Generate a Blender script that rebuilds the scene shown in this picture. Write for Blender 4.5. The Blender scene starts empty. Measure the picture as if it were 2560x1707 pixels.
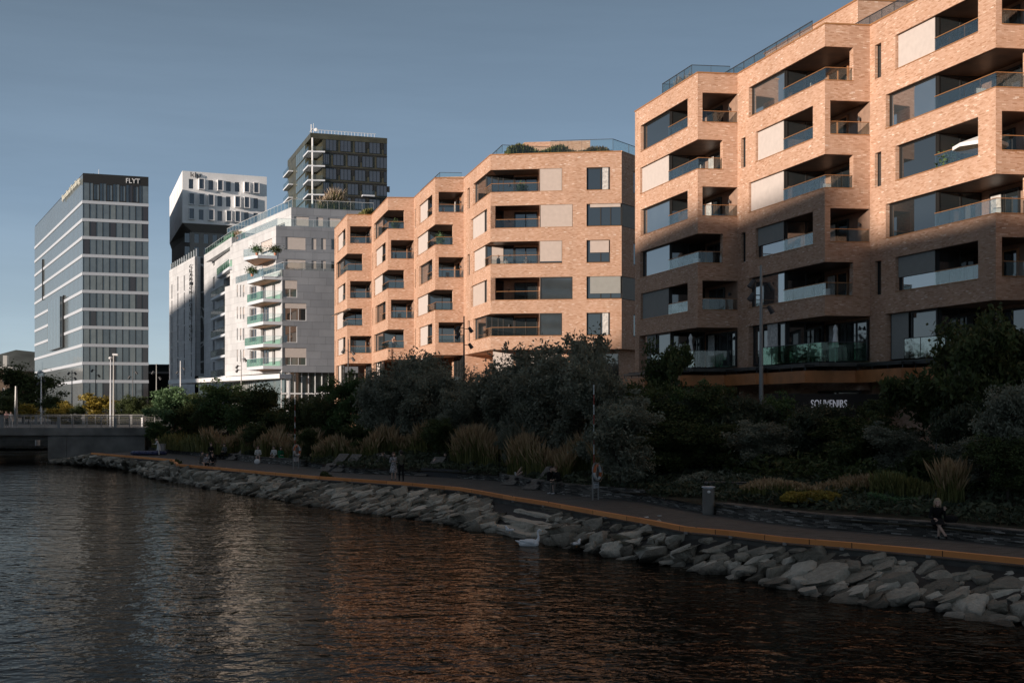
import bpy, bmesh, math, random
import numpy as np
from mathutils import Vector, Matrix
random.seed(7); rng = np.random.default_rng(7)
scene = bpy.context.scene; COL = scene.collection
F = 3058.0; CX = 1280.0; YH = 1018.0; EYE = 4.3
R = math.radians
def X(px, Z): return (px-CX)/F*Z
def Zh(py, Z): return EYE+(YH-py)/F*Z
def G(px, py, z=0.0):
    Z = F*(EYE-z)/(py-YH); return (X(px, Z), Z)
# ---------------------------------------------------------------- camera / light
SUN_EL = R(9.0); SX, SY = -math.sin(R(53)), -math.cos(R(53))
cam = bpy.data.cameras.new('camera'); co = bpy.data.objects.new('camera', cam); COL.objects.link(co)
co.location = (0, 0, EYE); co.rotation_euler = (R(90), 0, 0)
cam.sensor_width = 36; cam.lens = F/2560*36; cam.shift_y = 164.5/2560; cam.clip_end = 6000; cam.clip_start = .5
scene.camera = co
w = bpy.data.worlds.new('World'); scene.world = w; w.use_nodes = True
nt = w.node_tree; bg = nt.nodes['Background']; sky = nt.nodes.new('ShaderNodeTexSky'); sky.sky_type = 'NISHITA'
sky.sun_disc = False; sky.sun_elevation = SUN_EL
sky.sun_rotation = math.atan2(SX, SY); sky.dust_density = .3; sky.air_density = 1.0; sky.ozone_density = 3
sky.altitude = 1500
tcw = nt.nodes.new('ShaderNodeTexCoord'); sxyz = nt.nodes.new('ShaderNodeSeparateXYZ'); nt.links.new(tcw.outputs['Generated'], sxyz.inputs[0])
rw = nt.nodes.new('ShaderNodeValToRGB'); nt.links.new(sxyz.outputs[2], rw.inputs[0]); el = rw.color_ramp.elements
el[0].position = 0; el[0].color = (.78, .93, 1.04, 1); el[1].position = 1; el[1].color = (.20, .185, .17, 1)
for pp_, cc_ in ((.07, (.60, .75, .89)), (.16, (.385, .52, .68)), (.32, (.235, .31, .385)), (.42, (.22, .25, .28)), (.6, (.24, .23, .22))):
    e_ = el.new(pp_); e_.color = (*cc_, 1)
mw = nt.nodes.new('ShaderNodeMix'); mw.data_type = 'RGBA'; mw.inputs[0].default_value = .72
sc_ = nt.nodes.new('ShaderNodeVectorMath'); sc_.operation = 'SCALE'; sc_.inputs['Scale'].default_value = 7.5; nt.links.new(rw.outputs[0], sc_.inputs[0])
cl_ = nt.nodes.new('ShaderNodeTexNoise'); cl_.inputs['Scale'].default_value = 2.2; cl_.inputs['Detail'].default_value = 7; cl_.inputs['Roughness'].default_value = .6
cm_ = nt.nodes.new('ShaderNodeMapping'); cm_.inputs['Scale'].default_value = (1, 1, 9); nt.links.new(tcw.outputs['Generated'], cm_.inputs[0]); nt.links.new(cm_.outputs[0], cl_.inputs['Vector'])
cr_ = nt.nodes.new('ShaderNodeMapRange'); cr_.inputs[1].default_value = .42; cr_.inputs[2].default_value = .75; cr_.inputs[3].default_value = 7.35; cr_.inputs[4].default_value = 8.5; nt.links.new(cl_.outputs['Fac'], cr_.inputs[0]); nt.links.new(cr_.outputs[0], sc_.inputs['Scale'])
nt.links.new(sky.outputs[0], mw.inputs[6]); nt.links.new(sc_.outputs[0], mw.inputs[7])
nt.links.new(mw.outputs[2], bg.inputs[0]); bg.inputs[1].default_value = .085
sl = bpy.data.lights.new('sun', 'SUN'); sl.energy = 5; sl.angle = R(.8); sl.color = (1, .85, .73)
so = bpy.data.objects.new('sun', sl); COL.objects.link(so)
sd = Vector((SX*math.cos(SUN_EL), SY*math.cos(SUN_EL), math.sin(SUN_EL)))
so.rotation_euler = sd.to_track_quat('Z', 'Y').to_euler()
vs = scene.view_settings; vs.view_transform = 'Standard'; vs.look = 'None'; vs.gamma = 1; vs.exposure = .2
scene.render.engine = 'CYCLES'
# ---------------------------------------------------------------- materials
M = {}
def mat(name, col, rough=.7, spec=.5, metal=0, var=0, scale=3.0, bump=0, bscale=20, trans=None):
    m = bpy.data.materials.new(name); m.use_nodes = True; n = m.node_tree.nodes; L = m.node_tree.links
    p = n['Principled BSDF']; p.inputs['Roughness'].default_value = rough; p.inputs['Metallic'].default_value = metal
    p.inputs['Specular IOR Level'].default_value = spec
    c = (*col, 1); p.inputs['Base Color'].default_value = c
    if var or bump: tc = n.new('ShaderNodeTexCoord')
    if var:
        no = n.new('ShaderNodeTexNoise'); no.inputs['Scale'].default_value = scale; no.inputs['Detail'].default_value = 6
        L.new(tc.outputs['Object'], no.inputs['Vector'])
        r = n.new('ShaderNodeValToRGB'); r.color_ramp.elements[0].position = .3; r.color_ramp.elements[1].position = .72
        r.color_ramp.elements[0].color = (*[max(0, v*(1-var)) for v in col], 1)
        r.color_ramp.elements[1].color = (*[min(1, v*(1+var)) for v in col], 1)
        L.new(no.outputs['Fac'], r.inputs[0]); L.new(r.outputs[0], p.inputs['Base Color'])
    if bump:
        nb = n.new('ShaderNodeTexNoise'); nb.inputs['Scale'].default_value = bscale; nb.inputs['Detail'].default_value = 8
        L.new(tc.outputs['Object'], nb.inputs['Vector'])
        b = n.new('ShaderNodeBump'); b.inputs['Strength'].default_value = bump; b.inputs['Distance'].default_value = .05
        L.new(nb.outputs['Fac'], b.inputs['Height']); L.new(b.outputs[0], p.inputs['Normal'])
    M[name] = m; return m
def mnode(n, L, op, a, b=None, c=None):
    x = n.new('ShaderNodeMath'); x.operation = op
    for i, v in enumerate((a, b, c)):
        if v is None: continue
        if isinstance(v, (int, float)): x.inputs[i].default_value = v
        else: L.new(v, x.inputs[i])
    return x.outputs[0]
def brick_mat(name, bw, bh, mortar, ramp, mcol, patch=.2, jitter=0):
    m = bpy.data.materials.new(name); m.use_nodes = True; n = m.node_tree.nodes; L = m.node_tree.links
    p = n['Principled BSDF']; p.inputs['Roughness'].default_value = .75; p.inputs['Specular IOR Level'].default_value = .3
    uv = n.new('ShaderNodeUVMap'); s = n.new('ShaderNodeSeparateXYZ'); L.new(uv.outputs[0], s.inputs[0])
    v = mnode(n, L, 'DIVIDE', s.outputs[1], bh); row = mnode(n, L, 'FLOOR', v)
    off = mnode(n, L, 'MULTIPLY', row, .37 if jitter else .5)
    u = mnode(n, L, 'ADD', mnode(n, L, 'DIVIDE', s.outputs[0], bw), off); colm = mnode(n, L, 'FLOOR', u)
    fu = mnode(n, L, 'FRACT', u); fv = mnode(n, L, 'FRACT', v)
    mu = mnode(n, L, 'GREATER_THAN', fu, mortar/bw); mv = mnode(n, L, 'GREATER_THAN', fv, mortar/bh)
    mask = mnode(n, L, 'MULTIPLY', mu, mv)
    cv = n.new('ShaderNodeCombineXYZ'); L.new(colm, cv.inputs[0]); L.new(row, cv.inputs[1])
    wn = n.new('ShaderNodeTexWhiteNoise'); wn.noise_dimensions = '2D'; L.new(cv.outputs[0], wn.inputs['Vector'])
    r = n.new('ShaderNodeValToRGB'); r.color_ramp.interpolation = 'LINEAR'
    els = r.color_ramp.elements
    els[0].position, els[0].color = ramp[0][0], (*ramp[0][1], 1); els[1].position, els[1].color = ramp[-1][0], (*ramp[-1][1], 1)
    for pp, cc in ramp[1:-1]:
        e = els.new(pp); e.color = (*cc, 1)
    no = n.new('ShaderNodeTexNoise'); no.inputs['Scale'].default_value = .9; no.inputs['Detail'].default_value = 5
    L.new(uv.outputs[0], no.inputs['Vector'])
    sh = mnode(n, L, 'MULTIPLY_ADD', no.outputs['Fac'], patch*2, -patch)
    L.new(mnode(n, L, 'ADD', wn.outputs['Value'], sh), r.inputs[0])
    mx = n.new('ShaderNodeMix'); mx.data_type = 'RGBA'; mx.inputs[6].default_value = (*mcol, 1)
    L.new(mask, mx.inputs[0]); L.new(r.outputs[0], mx.inputs[7]); st = n.new('ShaderNodeTexNoise'); st.inputs['Scale'].default_value = .22; st.inputs['Detail'].default_value = 6; st.inputs['Roughness'].default_value = .65; mp_ = n.new('ShaderNodeMapping'); mp_.inputs['Scale'].default_value = (1.6, .7, 1)
    L.new(uv.outputs[0], mp_.inputs[0]); L.new(mp_.outputs[0], st.inputs['Vector']); sr = n.new('ShaderNodeMapRange'); sr.inputs[1].default_value = .3; sr.inputs[2].default_value = .7; sr.inputs[3].default_value = .84; sr.inputs[4].default_value = 1.08; L.new(st.outputs['Fac'], sr.inputs[0])
    m2 = n.new('ShaderNodeMix'); m2.data_type = 'RGBA'; m2.blend_type = 'MULTIPLY'; m2.inputs[0].default_value = 1; L.new(mx.outputs[2], m2.inputs[6]); L.new(sr.outputs[0], m2.inputs[7]); L.new(m2.outputs[2], p.inputs['Base Color'])
    b = n.new('ShaderNodeBump'); b.inputs['Strength'].default_value = .5; b.inputs['Distance'].default_value = .02
    L.new(mnode(n, L, 'ADD', mask, wn.outputs['Value']), b.inputs['Height']); L.new(b.outputs[0], p.inputs['Normal'])
    M[name] = m; return m
brick_mat('brick', .23, .062, .010, [(0, (.40, .215, .125)), (.15, (.53, .32, .215)), (.75, (.60, .385, .275)), (.94, (.64, .425, .315)), (.985, (.74, .55, .42)), (1, (.82, .68, .58))], (.46, .28, .185), .05)
brick_mat('slate_wall', .38, .045, .008, [(0, (.04, .039, .035)), (.5, (.11, .105, .095)), (.84, (.19, .18, .16)), (.95, (.33, .32, .29)), (1, (.42, .40, .37))], (.012, .012, .011), .35, 1)
brick_mat('panel_grey', 2.4, .98, .03, [(0, (.215, .23, .255)), (1, (.255, .27, .295))], (.14, .15, .165), .1, 1)
brick_mat('panel_white', 2.4, .98, .03, [(0, (.50, .51, .52)), (1, (.58, .59, .60))], (.34, .35, .36), .1, 1)
brick_mat('paving', .3, .12, .012, [(0, (.085, .08, .07)), (1, (.14, .132, .12))], (.045, .043, .04), .3)
brick_mat('wood_slat', 3.0, .09, .022, [(0, (.16, .145, .125)), (1, (.30, .28, .25))], (.02, .018, .015), .1)
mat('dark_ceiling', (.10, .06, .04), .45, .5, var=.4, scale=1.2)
mat('bronze', (.42, .20, .08), .45, .5, 0.3)
mat('corten', (.48, .19, .065), .55, .4, var=.2, scale=1.5, bump=.2)
brick_mat('orange_timber', 3.1, 9, .03, [(0, (.66, .26, .085)), (1, (.86, .37, .13))], (.05, .03, .02), .25)
mat('frame_black', (.018, .017, .016), .5)
mat('frame_white', (.6, .6, .6), .5)
mat('blind', (.54, .48, .44), .85, .1, var=.05)
mat('blind_beige', (.50, .42, .37), .85, .1, var=.05)
mat('blind_grey', (.30, .30, .28), .85, .1, var=.05)
mat('curtain', (.55, .53, .5), .9, .1, var=.3, scale=6)
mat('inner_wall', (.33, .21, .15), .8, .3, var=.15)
mat('door_wood', (.40, .19, .09), .6, .3, var=.2)
mat('concrete', (.20, .195, .18), .85, .3, var=.35, scale=.6, bump=.3)
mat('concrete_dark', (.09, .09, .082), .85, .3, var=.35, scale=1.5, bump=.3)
mat('roof', (.12, .12, .12), .9)
mat('white_metal', (.75, .75, .75), .5)
mat('white_wall', (.80, .80, .80), .7, .3, var=.03)
mat('light_grey', (.62, .65, .69), .5)
mat('grey_metal', (.28, .28, .27), .45, .5, .3)
mat('dark_metal', (.045, .045, .048), .5)
mat('band_grey', (.47, .50, .54), .5)
mat('sign_white', (.85, .85, .85), .5)
mat('sign_cream', (.8, .78, .66), .5)
mat('tar', (.035, .033, .03), .9)
mat('terracotta', (.5, .2, .12), .7)
mat('fabric_white', (.82, .82, .80), .9, .1)
def glass_opaque(name, col, rough=.03, spec=.9, var=0, ior=1.75):
    m = mat(name, col, rough, spec, var=var, scale=.8); m.node_tree.nodes['Principled BSDF'].inputs['IOR'].default_value = ior
glass_opaque('glass', (.02, .025, .027)); glass_opaque('glass_sky_pale', (.06, .072, .078), .04, 1, .2, 2.7); glass_opaque('glass_office', (.11, .13, .135), .06, .7, .15); glass_opaque('glass_office_pale', (.155, .175, .17), .08, .6, .15); glass_opaque('glass_office_dim', (.075, .09, .095), .05, .7, .15); glass_opaque('glass_sky_side', (.13, .16, .175), .12, .8, .1)  # pale and side glass: base lightened to paint in the reflected sky
glass_opaque('glass_tower', (.05, .056, .07), .07, .6, .1); glass_opaque('glass_brown', (.035, .025, .022), .1, .5)
glass_opaque('glass_green', (.08, .10, .09), .05, .6, .1)
def glass_clear(name, tint, fac=.12):
    m = bpy.data.materials.new(name); m.use_nodes = True; n = m.node_tree.nodes; L = m.node_tree.links
    n.remove(n['Principled BSDF']); o = n['Material Output']
    t = n.new('ShaderNodeBsdfTransparent'); t.inputs[0].default_value = (*tint, 1)
    g = n.new('ShaderNodeBsdfGlossy'); g.inputs['Roughness'].default_value = .03; g.inputs[0].default_value = (.85, .87, .86, 1)
    fr = n.new('ShaderNodeFresnel'); fr.inputs[0].default_value = 1.6
    ad = mnode(n, L, 'MAXIMUM', mnode(n, L, 'MULTIPLY', fr.outputs[0], .55), fac)
    mx = n.new('ShaderNodeMixShader'); L.new(ad, mx.inputs[0]); L.new(t.outputs[0], mx.inputs[1]); L.new(g.outputs[0], mx.inputs[2])
    L.new(mx.outputs[0], o.inputs[0]); M[name] = m
glass_clear('rail_glass', (.86, .88, .87), .05); glass_clear('rail_green', (.62, .80, .70), .04)
def emis(name, col, st):
    m = mat(name, col, .5); p = m.node_tree.nodes['Principled BSDF']; p.inputs['Emission Color'].default_value = (*col, 1); p.inputs['Emission Strength'].default_value = st
emis('sign_lit', (.6, .62, .7), .2)
glass_clear('rail_clear', (.93, .97, .96), .03)
def leaf_mat(name, col, col2, tr=.25):
    m = bpy.data.materials.new(name); m.use_nodes = True; n = m.node_tree.nodes; L = m.node_tree.links
    p = n['Principled BSDF']; p.inputs['Roughness'].default_value = .55; p.inputs['Specular IOR Level'].default_value = .25
    at = n.new('ShaderNodeAttribute'); at.attribute_name = 'rnd'
    r = n.new('ShaderNodeValToRGB'); r.color_ramp.elements[0].color = (*col, 1); r.color_ramp.elements[1].color = (*col2, 1)
    L.new(at.outputs['Fac'], r.inputs[0]); L.new(r.outputs[0], p.inputs['Base Color'])
    t = n.new('ShaderNodeBsdfTranslucent'); L.new(r.outputs[0], t.inputs[0])
    mx = n.new('ShaderNodeMixShader'); mx.inputs[0].default_value = tr
    L.new(p.outputs[0], mx.inputs[1]); L.new(t.outputs[0], mx.inputs[2]); L.new(mx.outputs[0], n['Material Output'].inputs[0]); M[name] = m
leaf_mat('leaf_dark', (.03, .045, .018), (.10, .13, .045))
leaf_mat('leaf_green', (.05, .09, .035), (.13, .20, .07))
leaf_mat('leaf_grey', (.085, .095, .065), (.32, .34, .26))
leaf_mat('leaf_yellow', (.18, .14, .03), (.45, .34, .06))
leaf_mat('leaf_pine', (.035, .05, .03), (.11, .13, .08))
leaf_mat('leaf_light', (.07, .13, .06), (.16, .26, .12))
leaf_mat('plume_red', (.28, .19, .105), (.50, .37, .22))
leaf_mat('plume_pale', (.35, .26, .18), (.65, .52, .40))
leaf_mat('blade', (.08, .10, .03), (.25, .24, .09))
mat('bark', (.05, .042, .035), .9, .2, var=.4, scale=5)
mat('soil', (.045, .043, .03), .95, .1, var=.5, scale=1.2, bump=.5, bscale=4)
mat('forest_hill', (.085, .095, .09), .95, .1, var=.35, scale=.03)
mat('asphalt', (.06, .06, .06), .9)
# rock: grey with patches
def rock_mat():
    m = bpy.data.materials.new('rock'); m.use_nodes = True; n = m.node_tree.nodes; L = m.node_tree.links
    p = n['Principled BSDF']; p.inputs['Roughness'].default_value = .85; p.inputs['Specular IOR Level'].default_value = .25
    tc = n.new('ShaderNodeTexCoord'); oi = n.new('ShaderNodeObjectInfo'); g = n.new('ShaderNodeNewGeometry')
    no = n.new('ShaderNodeTexNoise'); no.inputs['Scale'].default_value = 3.5; no.inputs['Detail'].default_value = 12; no.inputs['Roughness'].default_value = .72; L.new(g.outputs['Position'], no.inputs['Vector'])
    at = n.new('ShaderNodeAttribute'); at.attribute_name = 'rnd'
    rnd = mnode(n, L, 'FRACT', mnode(n, L, 'ADD', oi.outputs['Random'], at.outputs['Fac']))
    r = n.new('ShaderNodeValToRGB'); e = r.color_ramp.elements
    e[0].position = .1; e[0].color = (.065, .058, .045, 1); e[1].position = .95; e[1].color = (.66, .62, .53, 1)
    k = e.new(.55); k.color = (.27, .25, .205, 1)
    f = mnode(n, L, 'ADD', mnode(n, L, 'MULTIPLY', rnd, .6), mnode(n, L, 'MULTIPLY', no.outputs['Fac'], .55))
    sp = n.new('ShaderNodeSeparateXYZ'); L.new(g.outputs['Position'], sp.inputs[0])
    wet = mnode(n, L, 'MULTIPLY_ADD', sp.outputs[2], 1.6, 1.75)   # wet, darker stone near the water line
    wet = n.new('ShaderNodeMapRange'); wet.inputs[1].default_value = -1.02; wet.inputs[2].default_value = -.72; wet.inputs[3].default_value = .35; wet.inputs[4].default_value = 1
    L.new(sp.outputs[2], wet.inputs[0]); L.new(f, r.inputs[0])
    mx = n.new('ShaderNodeMix'); mx.data_type = 'RGBA'; mx.blend_type = 'MULTIPLY'; mx.inputs[0].default_value = 1
    L.new(r.outputs[0], mx.inputs[6]); L.new(wet.outputs[0], mx.inputs[7]); L.new(mx.outputs[2], p.inputs['Base Color'])
    nb = n.new('ShaderNodeTexNoise'); nb.inputs['Scale'].default_value = 9; nb.inputs['Detail'].default_value = 10; L.new(g.outputs['Position'], nb.inputs['Vector'])
    b = n.new('ShaderNodeBump'); b.inputs['Strength'].default_value = 1; b.inputs['Distance'].default_value = .09
    L.new(nb.outputs['Fac'], b.inputs['Height']); L.new(b.outputs[0], p.inputs['Normal']); M['rock'] = m
rock_mat()
def water_mat():
    m = bpy.data.materials.new('water'); m.use_nodes = True; n = m.node_tree.nodes; L = m.node_tree.links; n.remove(n['Principled BSDF'])
    g = n.new('ShaderNodeNewGeometry'); hs = []
    cp = n.new('ShaderNodeTexNoise'); cp.inputs['Scale'].default_value = .035; cp.inputs['Detail'].default_value = 2; L.new(g.outputs['Position'], cp.inputs['Vector'])
    calm = n.new('ShaderNodeMapRange'); calm.inputs[1].default_value = .38; calm.inputs[2].default_value = .62; calm.inputs[3].default_value = .55; calm.inputs[4].default_value = 1.25; L.new(cp.outputs['Fac'], calm.inputs[0])
    for sc, st, amp, rot in ((.4, (1, 1.5, 1), .085, 10), (1.3, (1, 1.25, 1), .062, -14), (3.0, (1, 1.1, 1), .03, 20), (7, (1, 1, 1), .008, 0)):
        mp = n.new('ShaderNodeMapping'); mp.inputs['Scale'].default_value = st; mp.inputs['Rotation'].default_value = (0, 0, R(rot)); L.new(g.outputs['Position'], mp.inputs[0])
        no = n.new('ShaderNodeTexNoise'); no.inputs['Scale'].default_value = sc; no.inputs['Detail'].default_value = 1.5; no.inputs['Distortion'].default_value = .5
        L.new(mp.outputs[0], no.inputs['Vector']); hs.append(mnode(n, L, 'MULTIPLY', no.outputs['Fac'], amp))
    h = mnode(n, L, 'MULTIPLY', mnode(n, L, 'ADD', mnode(n, L, 'ADD', hs[0], hs[1]), mnode(n, L, 'ADD', hs[2], hs[3])), calm.outputs[0])
    b = n.new('ShaderNodeBump'); b.inputs['Strength'].default_value = 1; b.inputs['Distance'].default_value = 1.0; L.new(h, b.inputs['Height'])
    gl = n.new('ShaderNodeBsdfGlossy'); gl.inputs['Roughness'].default_value = .03; gl.inputs[0].default_value = (1, .87, .75, 1); L.new(b.outputs[0], gl.inputs['Normal'])
    df = n.new('ShaderNodeBsdfDiffuse'); df.inputs[0].default_value = (.003, .0035, .004, 1)
    fr = n.new('ShaderNodeFresnel'); fr.inputs[0].default_value = 1.10; L.new(b.outputs[0], fr.inputs['Normal'])
    mx = n.new('ShaderNodeMixShader'); L.new(fr.outputs[0], mx.inputs[0]); L.new(df.outputs[0], mx.inputs[1]); L.new(gl.outputs[0], mx.inputs[2]); L.new(mx.outputs[0], n['Material Output'].inputs[0]); M['water'] = m
water_mat()
# ---------------------------------------------------------------- mesh helpers
class Fr:
    """facade frame: origin O, a along the face, b into the building"""
    def __init__(s, O, a, b):
        s.O = O; s.a = a; s.b = b; s.flip = (a[0]*b[1]-a[1]*b[0]) < 0
    def pt(s, u, d, z): return (s.O[0]+u*s.a[0]+d*s.b[0], s.O[1]+u*s.a[1]+d*s.b[1], z)
    def px(s, x, y=None):
        k = (x-CX)/F; u = (k*s.O[1]-s.O[0])/(s.a[0]-k*s.a[1])
        if y is None: return u
        return u, Zh(y, s.O[1]+u*s.a[1])
    def at(s, u, d): return Fr(s.pt(u, d, 0)[:2], s.a, s.b)
def unit(v):
    l = math.hypot(*v); return (v[0]/l, v[1]/l)
def line_frame(p0, p1, inward):
    a = unit((p1[0]-p0[0], p1[1]-p0[1])); nrm = (-a[1], a[0])
    if nrm[0]*inward[0]+nrm[1]*inward[1] < 0: nrm = (a[1], -a[0])
    return Fr(p0, a, nrm)
W0 = Fr((0, 0), (1, 0), (0, 1))
class MB:
    def __init__(s): s.v = []; s.f = []; s.m = []
    def poly(s, pts, mi=0):
        i = len(s.v); s.v += [tuple(p) for p in pts]; s.f.append(tuple(range(i, i+len(pts)))); s.m.append(mi)
    def box(s, fr, s0, s1, d0, d1, z0, z1, mi=0):
        i = len(s.v); P = fr.pt
        s.v += [P(s0, d0, z0), P(s1, d0, z0), P(s1, d1, z0), P(s0, d1, z0), P(s0, d0, z1), P(s1, d0, z1), P(s1, d1, z1), P(s0, d1, z1)]
        fs = [(0, 3, 2, 1), (4, 5, 6, 7), (0, 1, 5, 4), (1, 2, 6, 5), (2, 3, 7, 6), (3, 0, 4, 7)]
        for f in fs:
            if fr.flip: f = f[::-1]
            s.f.append(tuple(i+k for k in f)); s.m.append(mi)
        return s
    def prism(s, pts, z0, z1, mi=0):
        n = len(pts); area = sum(pts[i][0]*pts[(i+1) % n][1]-pts[(i+1) % n][0]*pts[i][1] for i in range(n))
        if area < 0: pts = pts[::-1]
        i = len(s.v); s.v += [(p[0], p[1], z0) for p in pts]+[(p[0], p[1], z1) for p in pts]
        s.f.append(tuple(i+k for k in range(n))[::-1]); s.m.append(mi); s.f.append(tuple(i+n+k for k in range(n))); s.m.append(mi)
        for k in range(n):
            j = (k+1) % n; s.f.append((i+k, i+j, i+n+j, i+n+k)); s.m.append(mi)
        return s
    def tube(s, p0, p1, r0, r1=None, n=8, mi=0, cap=True):
        r1 = r0 if r1 is None else r1; p0 = Vector(p0); p1 = Vector(p1); ax = (p1-p0)
        if ax.length < 1e-6: return s
        ax.normalize(); t = Vector((0, 0, 1)) if abs(ax.z) < .9 else Vector((1, 0, 0)); u = ax.cross(t).normalized(); v = ax.cross(u)
        i = len(s.v)
        for p, r in ((p0, r0), (p1, r1)):
            for k in range(n):
                a = 2*math.pi*k/n; s.v.append(tuple(p+(u*math.cos(a)+v*math.sin(a))*r))
        for k in range(n):
            j = (k+1) % n; s.f.append((i+k, i+n+k, i+n+j, i+j)); s.m.append(mi)
        if cap:
            s.f.append(tuple(i+k for k in range(n))); s.m.append(mi); s.f.append(tuple(i+n+k for k in range(n))[::-1]); s.m.append(mi)
        return s
    def ball(s, c, r, n=8, sc=(1, 1, 1), mi=0, rot=None):
        i = len(s.v); rings = max(3, n//2+1)
        pts = []
        for a in range(1, rings):
            th = math.pi*a/rings
            for k in range(n):
                ph = 2*math.pi*k/n; pts.append(Vector((math.sin(th)*math.cos(ph), math.sin(th)*math.sin(ph), math.cos(th))))
        pts = [Vector((0, 0, 1))]+pts+[Vector((0, 0, -1))]
        for p in pts:
            p = Vector((p.x*r*sc[0], p.y*r*sc[1], p.z*r*sc[2]))
            if rot: p = rot @ p
            s.v.append(tuple(p+Vector(c)))
        for k in range(n):
            s.f.append((i, i+1+k, i+1+(k+1) % n)); s.m.append(mi)
        for a in range(rings-2):
            for k in range(n):
                b0 = i+1+a*n; s.f.append((b0+k, b0+n+k, b0+n+(k+1) % n, b0+(k+1) % n)); s.m.append(mi)
        l = i+len(pts)-1; b0 = i+1+(rings-2)*n
        for k in range(n): s.f.append((l, b0+(k+1) % n, b0+k)); s.m.append(mi)
        return s
    def wall(s, fr, s0, s1, z0, z1, holes, depth=.3, d=0, mi=0):
        """planar wall with rectangular openings and their reveals"""
        holes = [(max(s0, h[0]), min(s1, h[1]), max(z0, h[2]), min(z1, h[3])) for h in holes]
        us = sorted({s0, s1, *[h[0] for h in holes], *[h[1] for h in holes]}); zs = sorted({z0, z1, *[h[2] for h in holes], *[h[3] for h in holes]})
        def q(pts):
            s.poly(pts[::-1] if fr.flip else pts, mi)
        for i in range(len(us)-1):
            run = None
            for j in range(len(zs)-1):
                um = (us[i]+us[i+1])/2; zm = (zs[j]+zs[j+1])/2
                if any(h[0] < um < h[1] and h[2] < zm < h[3] for h in holes): continue
                q([fr.pt(us[i], d, zs[j]), fr.pt(us[i+1], d, zs[j]), fr.pt(us[i+1], d, zs[j+1]), fr.pt(us[i], d, zs[j+1])])
        for a, b, c, e in holes:
            P = fr.pt; D = d+depth
            q([P(a, d, c), P(a, D, c), P(b, D, c), P(b, d, c)][::-1]); q([P(a, d, e), P(a, D, e), P(b, D, e), P(b, d, e)])
            q([P(a, d, c), P(a, D, c), P(a, D, e), P(a, d, e)]); q([P(b, d, c), P(b, D, c), P(b, D, e), P(b, d, e)][::-1])
        return s
    def build(s, name, mats, parent=None, smooth=False):
        me = bpy.data.meshes.new(name); me.from_pydata(s.v, [], s.f)
        if not isinstance(mats, (list, tuple)): mats = [mats]
        for m_ in mats: me.materials.append(M[m_] if isinstance(m_, str) else m_)
        me.polygons.foreach_set('material_index', s.m)
        if smooth: me.polygons.foreach_set('use_smooth', [True]*len(s.f))
        auto_uv(me); return link(name, me, parent)
def auto_uv(me):
    nl = len(me.loops)
    if nl == 0: return
    me.update()
    uvl = me.uv_layers.new(name='UVMap'); nv = len(me.vertices); co_ = np.empty(nv*3); me.vertices.foreach_get('co', co_); co_ = co_.reshape(-1, 3)
    vi = np.empty(nl, dtype=np.int64); me.loops.foreach_get('vertex_index', vi)
    npoly = len(me.polygons); nr = np.empty(npoly*3); me.polygons.foreach_get('normal', nr); nr = nr.reshape(-1, 3)
    lt = np.empty(npoly, dtype=np.int64); me.polygons.foreach_get('loop_total', lt)
    nn = np.repeat(nr, lt, axis=0); p = co_[vi]
    h = np.hypot(nn[:, 0], nn[:, 1]); flat = np.abs(nn[:, 2]) > .7; h = np.where(h < 1e-6, 1, h)
    tx, ty = -nn[:, 1]/h, nn[:, 0]/h
    u = np.where(flat, p[:, 0], p[:, 0]*tx+p[:, 1]*ty); v = np.where(flat, p[:, 1], p[:, 2])
    uvl.data.foreach_set('uv', np.stack([u, v], 1).ravel())
def link(name, me, parent=None):
    o = bpy.data.objects.new(name, me); COL.objects.link(o)
    if parent is not None:
        o.parent = parent
        o.matrix_parent_inverse = parent_inv(parent)
    return o
def wm(o):
    m = Matrix.LocRotScale(o.location, o.rotation_euler, o.scale)
    if o.parent: return wm(o.parent) @ o.matrix_parent_inverse @ m
    return m
def parent_inv(p): return wm(p).inverted()
def tag(o, label=None, cat=None, group=None, kind=None):
    if label: o['label'] = label
    if cat: o['category'] = cat
    if group: o['group'] = group
    if kind: o['kind'] = kind
    return o
def thing(name, label, cat, loc=(0, 0, 0), group=None):
    o = bpy.data.objects.new(name, None); COL.objects.link(o); o.location = loc; o.empty_display_size = .2
    return tag(o, label, cat, group)
def struct(o): o['kind'] = 'structure'; return o
def kids(o): return [c for c in bpy.data.objects if c.parent == o]
def copy_tree(o, parent=None, cache={}):
    c = o.copy(); COL.objects.link(c)
    if parent is not None: c.parent = parent; c.matrix_parent_inverse = o.matrix_parent_inverse.copy()
    for ch in list(o.children): copy_tree(ch, c)
    return c
def text_mesh(txt, size, ext=.05):
    cu = bpy.data.curves.new('txt', 'FONT'); cu.body = txt; cu.size = size; cu.extrude = ext; cu.resolution_u = 3
    o = bpy.data.objects.new('txt', cu); COL.objects.link(o)
    me = bpy.data.meshes.new_from_object(o, depsgraph=bpy.context.evaluated_depsgraph_get()); bpy.data.objects.remove(o); bpy.data.curves.remove(cu); return me
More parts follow.
